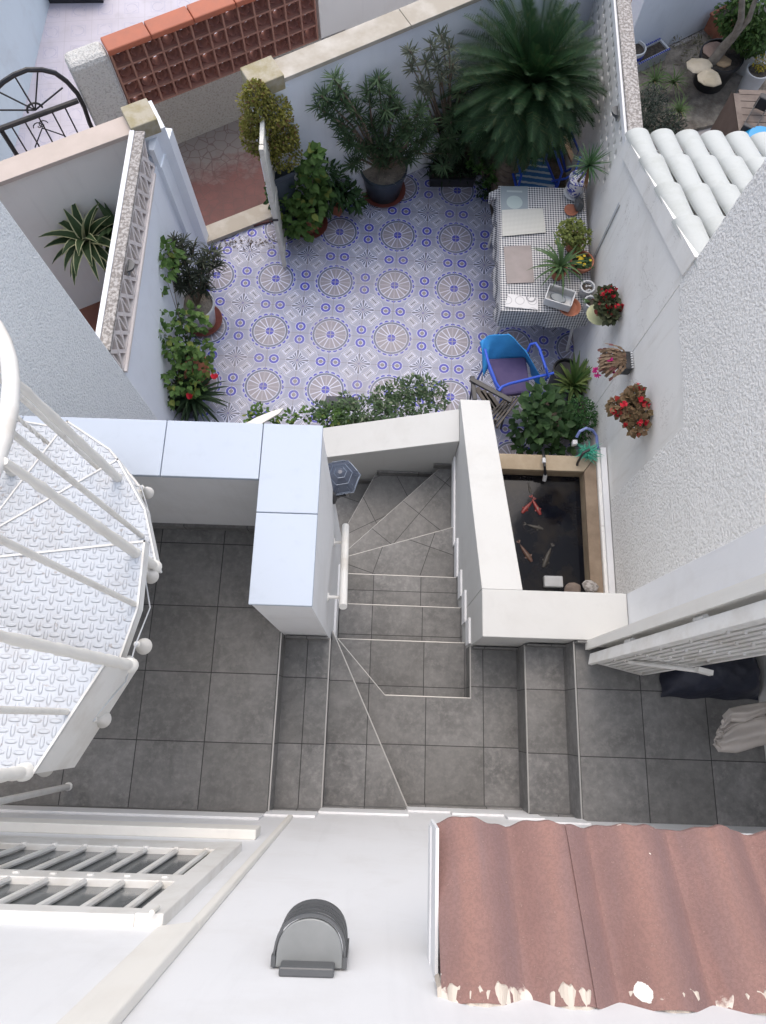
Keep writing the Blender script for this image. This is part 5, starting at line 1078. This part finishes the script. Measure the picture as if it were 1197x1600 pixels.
# ================================================================== CHAIRS
fr_=M['blue_frame']
def tubes(name,paths,r,mat,par,n=8):
    for p in paths: m=MB(); m.tube([V(q) for q in p],r,n); m.build(name,mat,par,True)
ch=thing('striped_chair','blue metal chair with blue and white striped seat behind the table','chair',(1.19,5.05,0))
sm,b=newmat('blue_white_stripe_cloth',(.1,.3,.5),.85); x,y,z=xyz(world()); st_=(y+x*.12+(noise(world(),20,2)-.5)*.02).mod(.072); setcol(b,mix(st_.lt(.026),(.05,.17,.38),(.50,.55,.58))); bump(b,noise(world(),60,2),.4,.01)
cs=[P(801,251,.46),P(850,246,.46),P(868,290,.46),P(812,296,.46)]
o=pr([tuple(q[:2]) for q in cs],.435,.46).build('seat',sm,ch,bevel=.008)
fr4=[V((q.x,q.y,.44)) for q in cs]; tubes('seat_frame',[[fr4[0]-V((.02,0,0)),fr4[3]-V((.02,0,0))],[fr4[1]+V((.02,0,0)),fr4[2]+V((.02,0,0))]],.012,fr_,ch)
for q in fr4: tubes('leg',[[q,V((q.x,q.y,0))]],.011,fr_,ch)
tubes('backrest_frame',[[fr4[0]-V((.02,0,0)),fr4[0]+V((-.02,.12,.42)),fr4[1]+V((.02,.12,.42)),fr4[1]+V((.02,0,0))]],.012,fr_,ch)
tubes('armrest',[[fr4[2]+V((.02,0,0)),fr4[2]+V((.02,0,.2)),fr4[1]+V((.03,0,.22))],[fr4[3]-V((.02,0,0)),fr4[3]+V((-.02,0,.2)),fr4[0]+V((-.03,0,.22))]],.012,fr_,ch)
ch=thing('folded_chair','blue metal chair folded upright against the right wall under the cycad','chair',(1.62,4.98,0))
A_=[P(868,203,.75),P(880,250,.35),P(884,268,.12)]; B_=[P(889,200,.8),P(905,236,.45),P(896,262,.2)]
tubes('side_tube',[A_,B_,[A_[2],B_[2]],[A_[0],B_[0]]],.012,fr_,ch); m=MB(); q=[P(u,v,.5) for u,v in ((878,205),(886,203),(899,236),(896,247))]; m.prism([(a.x,a.y) for a in q],.42,.45); m.build('seat_board',mottled('tan_board',(.33,.22,.15),(.4,.28,.2),5,.7,.1),ch); tubes('cross_tube',[[P(862,283,.5),P(884,279,.5),P(899,268,.5),P(907,245,.5)]],.011,fr_,ch)
ch=thing('cushioned_chair','blue metal armchair with a violet seat cushion and sky blue cloth over its back','chair',(1.12,3.0,0))
cq=[P(762,560,.50),P(822,557,.50),P(830,612,.50),P(786,618,.50)]
pr([tuple(q[:2]) for q in cq],.44,.50).build('cushion',M['purple'],ch,bevel=.018)
for q in cq: tubes('leg',[[V((q.x,q.y,.43)),V((q.x+(q.x-1.12)*.15,q.y+(q.y-3)*.15,0))]],.011,fr_,ch)
tubes('seat_frame',[[V((q.x,q.y,.425)) for q in cq]+[V((cq[0].x,cq[0].y,.425))]],.011,fr_,ch)
tubes('armrest',[[P(824,549,.6),P(829,538,.66),P(837,536,.68),P(843,545,.68),P(853,575,.67),P(857,588,.62),P(846,600,.45)],[P(758,546,.62),P(763,566,.64),P(775,598,.64),P(782,608,.62)],[P(865,583,.62),P(835,590,.62),P(795,600,.62),P(785,604,.63),P(779,611,.63)]],.0125,fr_,ch)
# draped cloth: sheet over chair back
m=MB(); NX_,NY_=22,16; bl=[P(750,535,.55),P(762,524,.60),P(795,521,.78),P(816,541,.70),P(846,588,.48)]; 
def crv(L_,t): 
    k=min(int(t*(len(L_)-1)),len(L_)-2); return L_[k].lerp(L_[k+1],t*(len(L_)-1)-k)
lo=[P(755,588,.40),P(766,567,.42),P(792,563,.43),P(822,562,.43),P(845,604,.36)]
vs=[]
for j in range(NY_+1):
    for i in range(NX_+1):
        a=crv(bl,i/NX_); b2=crv(lo,i/NX_); q=j/NY_; p=a.lerp(b2,q); p.z+= .03*sin(q*PI)+.026*sin(i*1.1+j*.35)*sin(q*PI*.9+.3)-.05*(i/NX_>.85)*q; vs.append(p)
w_=NX_+1; m.add(vs,[(j*w_+i,j*w_+i+1,(j+1)*w_+i+1,(j+1)*w_+i) for j in range(NY_) for i in range(NX_)])
o=m.build('blue_cloth',M['blue_cloth'],None,'all'); x_=o.modifiers.new('t','SOLIDIFY'); x_.thickness=.006; tag(o,'sky blue cloth draped across the blue chair behind the violet cushion','cloth')
# slatted folding chair by the stair wall
ch=thing('folding_slat_chair','dark folding garden chair with black arms and wooden slats beside the stair wall','chair',(.95,2.6,0))
m=MB(); a=P(735,592,.62); b2=P(800,627,.62); d=(b2-a).normalized(); s_=V((-d.y,d.x,0)); m.obox((a+b2)/2,d*(b2-a).length/2,s_*.022,up*.012); m.build('armrest',M['black'],ch,bevel=.005)
m=MB(); a=P(738,588,.60); b2=P(742,625,.60); d=(b2-a).normalized(); m.obox((a+b2)/2,d*(b2-a).length/2,V((-d.y,d.x,0))*.02,up*.012); m.build('armrest',M['black'],ch,bevel=.005)
for k in range(5):
    a=P(812+k*-5,620+k*0,.60-.03*k); b2=P(776-k*5,668-k*2,.52-.03*k); d=(b2-a).normalized(); m=MB(); m.obox((a+b2)/2,d*(b2-a).length/2,V((-d.y,d.x,0))*.008,up*.018); m.build('slat',M['olivewood'],ch,bevel=.003)
m=MB(); 
for k in range(3): a=P(745+k*9,606+k*4,.44); b2=P(768+k*9,640+k*4,.44); d=(b2-a).normalized(); m.obox((a+b2)/2,d*(b2-a).length/2,V((-d.y,d.x,0))*.024,up*.008)
m.build('seat_slats',M['olivewood'],ch)
for (u,v) in ((740,592),(742,622),(795,624),(775,655)): q=P(u,v,.58); m=MB(); m.tube([q,(q.x+.03,q.y-.02,0)],.010,6); m.build('leg',M['black'],ch,True)
# ================================================================== NEIGHBOURS
def dracaena(u,v,z,label,lm,n,Ln,base):
    c=P(u,v,z)+V((0,.02,-z)); o=plant('dracaena',label,'plant',c,None); pot(o,c,.14,.2,'terracotta'); q=P(u,v,z); branchy((c.x,c.y,.15),[q],.018,'stem',o); st_=random.getstate(); m=MB(); rosette(m,q,n,Ln,.066,(-15,75),1.7,.15,.3,7); m.build('foliage',lm,o)
    return o,q,st_
o,q,st_=dracaena(136,378,1.0,'striped cream edged dracaena beside the upper left white wall',M['lf_drac'],34,.42,(142,440,0)); m=MB()
random.setstate(st_)
rosette(m,q-up*.004,34,.424,.088,(-15,75),1.7,.15,.3,7); m.build('leaf_stripes',M['lf_cream'],o)
o,q,st_=dracaena(184,362,.95,'darker dracaena half hidden behind the left lattice wall',M['lf_drac'],40,.34,(175,420,0)); q=P(160,388,.5); m=MB(); rosette(m,q,24,.22,.03,(0,70),1.2); m.build('lower_foliage',M['lf_dark'],o)
m=MB(); a=P(80,6,.0); o=thing('yard_trough','black rectangular trough on the lilac yard tiles at the top edge','planter',(-4.2,8.0,0)); trough(o,tuple(P(122,-8,0)[:2])+(0,),(1,.06),.62,.28,.2,'black')
# neighbour courtyard on the right
struct('garden_bed',pr([(1.95,4.4),(2.62,4.5),(2.72,5.25),(2.75,6.1),(4.3,6.6),(4.3,8.1),(1.95,6.72)],.006,.05),M['gravel_soil'])
a=P(985,85,0.0); b2=P(1130,28,0.0)
nw=thing('courtyard_wall','bluish white back wall of the neighbouring courtyard at the upper right','wall',(2.9,6.8,0)); 
pa_=P(985,96,.05); pb_=P(1140,20,.05); print('cw',pa_,pb_); dd=(pb_-pa_).normalized(); seg(pa_-dd*.15,pb_+dd*4,.15,0,1.75).build('wall',M['bluewall'],nw); seg(pa_-dd*.15,pb_+dd*4,.2,1.752,1.79,-.02).build('coping',M['beigestone'],nw)
for i,(u,v,z,n,L_,lab) in enumerate(((1022,128,.22,48,.25,'pale green spider plant nearest the grey coping'),(1060,175,.2,44,.22,'pale green spider plant nearest the courtyard tiles'),(1052,130,.2,40,.25,'pale green spider plant beside the black stone-topped pot'))):
    c=P(u,v,z); o=plant('spider_plant',lab,'plant',(c.x,c.y,.05),'spider plants in the neighbouring bed'); m=MB(); rosette(m,c,n,L_,.012,(5,75),1.3,.2,.3,5); m.build('foliage',M['lf_grass'],o)
o=plant('dark_bush','very dark grey green bush below the spider plants in the neighbouring bed','shrub',P(1010,185,.05)); m=MB()
for (u,v,z,r) in ((1005,175,.3,.2),(1030,190,.25,.18),(1000,200,.3,.17),(1050,195,.15,.14),(1020,155,.25,.15)): blob_leaves(m,P(u,v,z),(r,r,r*.8),430,.05,.012,.2)
m.build('foliage',leafmat('dark_grey_leaves',(.03,.045,.035),(.07,.085,.065)),o)
m=MB(); 
for k in range(16): u=rnd(1000,1120); v=rnd(60,115); blob_leaves(m,P(u,v,.06),(.09,.07,.05),26,.05,.012,.1)
tag(m.build('sparse_weeds',leafmat('dry_weeds',(.15,.15,.09),(.22,.20,.13)),None),kind='stuff'); bpy.data.objects['sparse_weeds']['label']='thin dry weeds growing over the stony neighbouring bed'; bpy.data.objects['sparse_weeds']['category']='weeds'
o=thing('patterned_trough','cobalt and white edged trough by the bluish courtyard wall','planter',P(1008,95,.05)); trough(o,P(1008,98,.05),(dd.x,dd.y),.42,.16,.14,'greywhite'); c=P(1008,98,.05); m=MB(); e=V((-dd.y,dd.x,0))
for k in range(17):
    for s_ in (-1,1): m.obox(c+V((dd.x,dd.y,0))*(-.21+.026*k)+e*s_*.085+up*.142,V((dd.x,dd.y,0))*.006,e*.010,up*.004)
m.build('blue_rim_pattern',newmat('cobalt_glaze',(.03,.05,.35),.3)[0],o)
c=P(982,105,.05); o=thing('ceramic_pot','white and cobalt round pot peeking out behind the grey coping','pot',c); pot(o,c,.11,.24,'whitepl'); m=MB(); m.lathe(c,[(.108,.16),(.111,.16),(.113,.19),(.110,.19)],24); m.build('blue_band',bpy.data.materials['cobalt_glaze'],o,True)
c=P(1103,138,.05); o=thing('black_pot','large black pot topped with flat stones around a tree trunk','pot',c); pot(o,c+V((.03,.08,0)),.23,.34,'black')
for i,(u,v,r,lab,mt) in enumerate(((1093,103,.13,'cracked pale stone slab, left of the tree trunk',M['stone']),(1110,122,.13,'pale stone slab, lowest on the black pot rim',M['stone']),(1118,78,.13,'pinkish stone slab above the tree trunk foot',mottled('pinkish_stone',(.36,.24,.19),(.42,.3,.24),5,.85,.3)),(1128,95,.10,'tan stone slab right of the tree trunk foot',mottled('tan_stone',(.4,.26,.15),(.46,.33,.2),5,.85,.3)))):
    q=P(u,v,.38); rock('stone_slab',q,r,mt,lab,'stone',(1,.85,.28),'stones on the black pot',seed=20+i)
random.seed(31)
o=thing('crooked_tree','small crooked tree with grey bark leaning over the white tub','tree',P(1113,92,.35)); m=MB(); m.tube([P(1113,97,.36),P(1132,72,.55),P(1150,52,.75),P(1158,30,.95),P(1160,-10,1.2)],[.055,.05,.04,.032,.025],10); m.tube([P(1150,52,.75),P(1170,30,.95),P(1182,-5,1.15)],[.035,.028,.022],8); m.build('trunk',mottled('grey_bark',(.17,.145,.12),(.28,.25,.21),14,.9,.7,50,bd=.015),o,True)
m=MB()
for (u,v,z,r) in ((1150,20,.75,.2),(1175,40,.7,.2),(1195,55,.65,.22),(1160,55,.6,.15),(1190,20,.8,.25),(1145,38,.6,.12),(1175,70,.5,.13),(1180,-10,1,.25)): blob_leaves(m,P(u,v,z),(r,r,r*.7),300,.055,.028,.3)
m.build('crown',leafmat('mid_green_leaves',(.04,.09,.02),(.08,.15,.035)),o)
c=P(1158,115,.0); o=thing('white_tub','big white round tub on a white saucer with dark foliage','pot',c); pot(o,c+V((.03,.07,.01)),.22,.42,'whitepl',.75,.02,saucer=(.27,'whitepl')); m=MB(); blob_leaves(m,c+V((.06,.12,.5)),(.2,.2,.1),200,.05,.03,.1); m.build('foliage',M['lf_dark'],o)
c=P(1192,98,.5); o=plant('yellow_flower_plant','small bright yellow flowered plant at the right edge above the table','plant',(c.x,c.y,.0)); m=MB(); blob_leaves(m,c,(.09,.09,.07),220,.025,.012,.3); m.build('foliage',leafmat('mustard_flowers',(.45,.33,.03),(.3,.3,.05)),o); pot(o,(c.x,c.y,.0),.12,.42,'greywhite')
o=thing('clay_trough','terracotta trough by the bluish courtyard wall','planter',P(1130,42,.05)); trough(o,P(1132,44,.05),(dd.x,dd.y),.45,.2,.2,'terracotta')
tz2=.74; c1=P(1146,146,tz2); o=thing('slatted_table','weathered brown slatted table with a draped brown cover in the courtyard','table',(c1.x+.4,c1.y-.4,0)); m=MB()
for k in range(9): m.box(c1.x+.06,c1.x+.9,c1.y-.085-.085*k,c1.y-.008-.085*k,tz2-.02,tz2-.002)
m.box(c1.x,c1.x+.058,c1.y-.85,c1.y,tz2-.02,tz2+.002); m.box(c1.x+.0585,c1.x+.9,c1.y-.006,c1.y+.05,tz2-.02,tz2+.002); m.build('tabletop',M['greywood'],o)
for a,b2 in ((.05,-.05),(.85,-.05),(.05,-.8),(.85,-.8)): bx(c1.x+a-.03,c1.x+a+.03,c1.y+b2-.03,c1.y+b2+.03,0,tz2-.022).build('leg',M['greywood'],o)
m=MB(); N=14; vs=[]
for j in range(9):
    for i in range(N+1): t=i/N; q=j/8; vs.append((c1.x-.012-.10*q*t-.015*sin(t*9)*q,c1.y+.02-.95*t,tz2+.004-(.66*q)))
m.add(vs,[(j*(N+1)+i,j*(N+1)+i+1,(j+1)*(N+1)+i+1,(j+1)*(N+1)+i) for j in range(8) for i in range(N)]); m.build('draped_cover',mottled('brown_cover',(.09,.06,.05),(.12,.085,.07),6,.7,.1),o,'all')
c=P(1180,185,.76); o=thing('iron_lantern','black wire candle lantern lying on the slatted table','lantern',c); a=P(1193,160,.85); b2=P(1167,205,.80)
m=MB(); d=(b2-a).normalized(); e=V((-d.y,d.x,0))
for s_ in (-1,1):
    for h in (-.05,.05): m.tube([a+e*s_*.055+up*h,b2+e*s_*.055+up*h],.005,5)
m.build('wires',M['blackmetal'],o); m=MB(); m.obox(a,d*.03,e*.065,up*.06); m.build('top',M['black'],o,bevel=.01); m=MB(); m.obox(b2,d*.02,e*.06,up*.06); m.build('base',M['black'],o,bevel=.01)
c=P(1186,222,.8); m=MB(); m.lathe(c,[(.02,.07),(.13,.06),(.17,0),(.17,-.05),(.1,-.05)],24); tag(m.build('blue_dish',newmat('bright_blue_plastic',(.02,.27,.55),.35)[0],None,True),'bright blue round plastic dish on the slatted table above the roof tiles','dish')
# leaf litter by the gate
m=MB()
for k in range(150):
    t=rnd(0,1); p=V((-1.75,4.66,.006)).lerp(V((-1.1,4.70,.006)),t)+V((rnd(-.1,.1),rnd(-.12,.1)*rnd(0,1)-.02,0)); leaf(m,p,V((rnd(-1,1),rnd(-1,1),.05)),up,rnd(.01,.04),.008,.1,.0)
for k in range(60): p=V((rnd(-1.6,1.0),rnd(2.9,5.0),.005)); leaf(m,p,V((rnd(-1,1),rnd(-1,1),.05)),up,rnd(.008,.02),.006,.1,.0)
o=m.build('leaf_litter',leafmat('brown_litter',(.07,.05,.035),(.14,.1,.06)),None); tag(o,'dry brown leaf litter scattered near the gate threshold','leaf litter',kind='stuff')
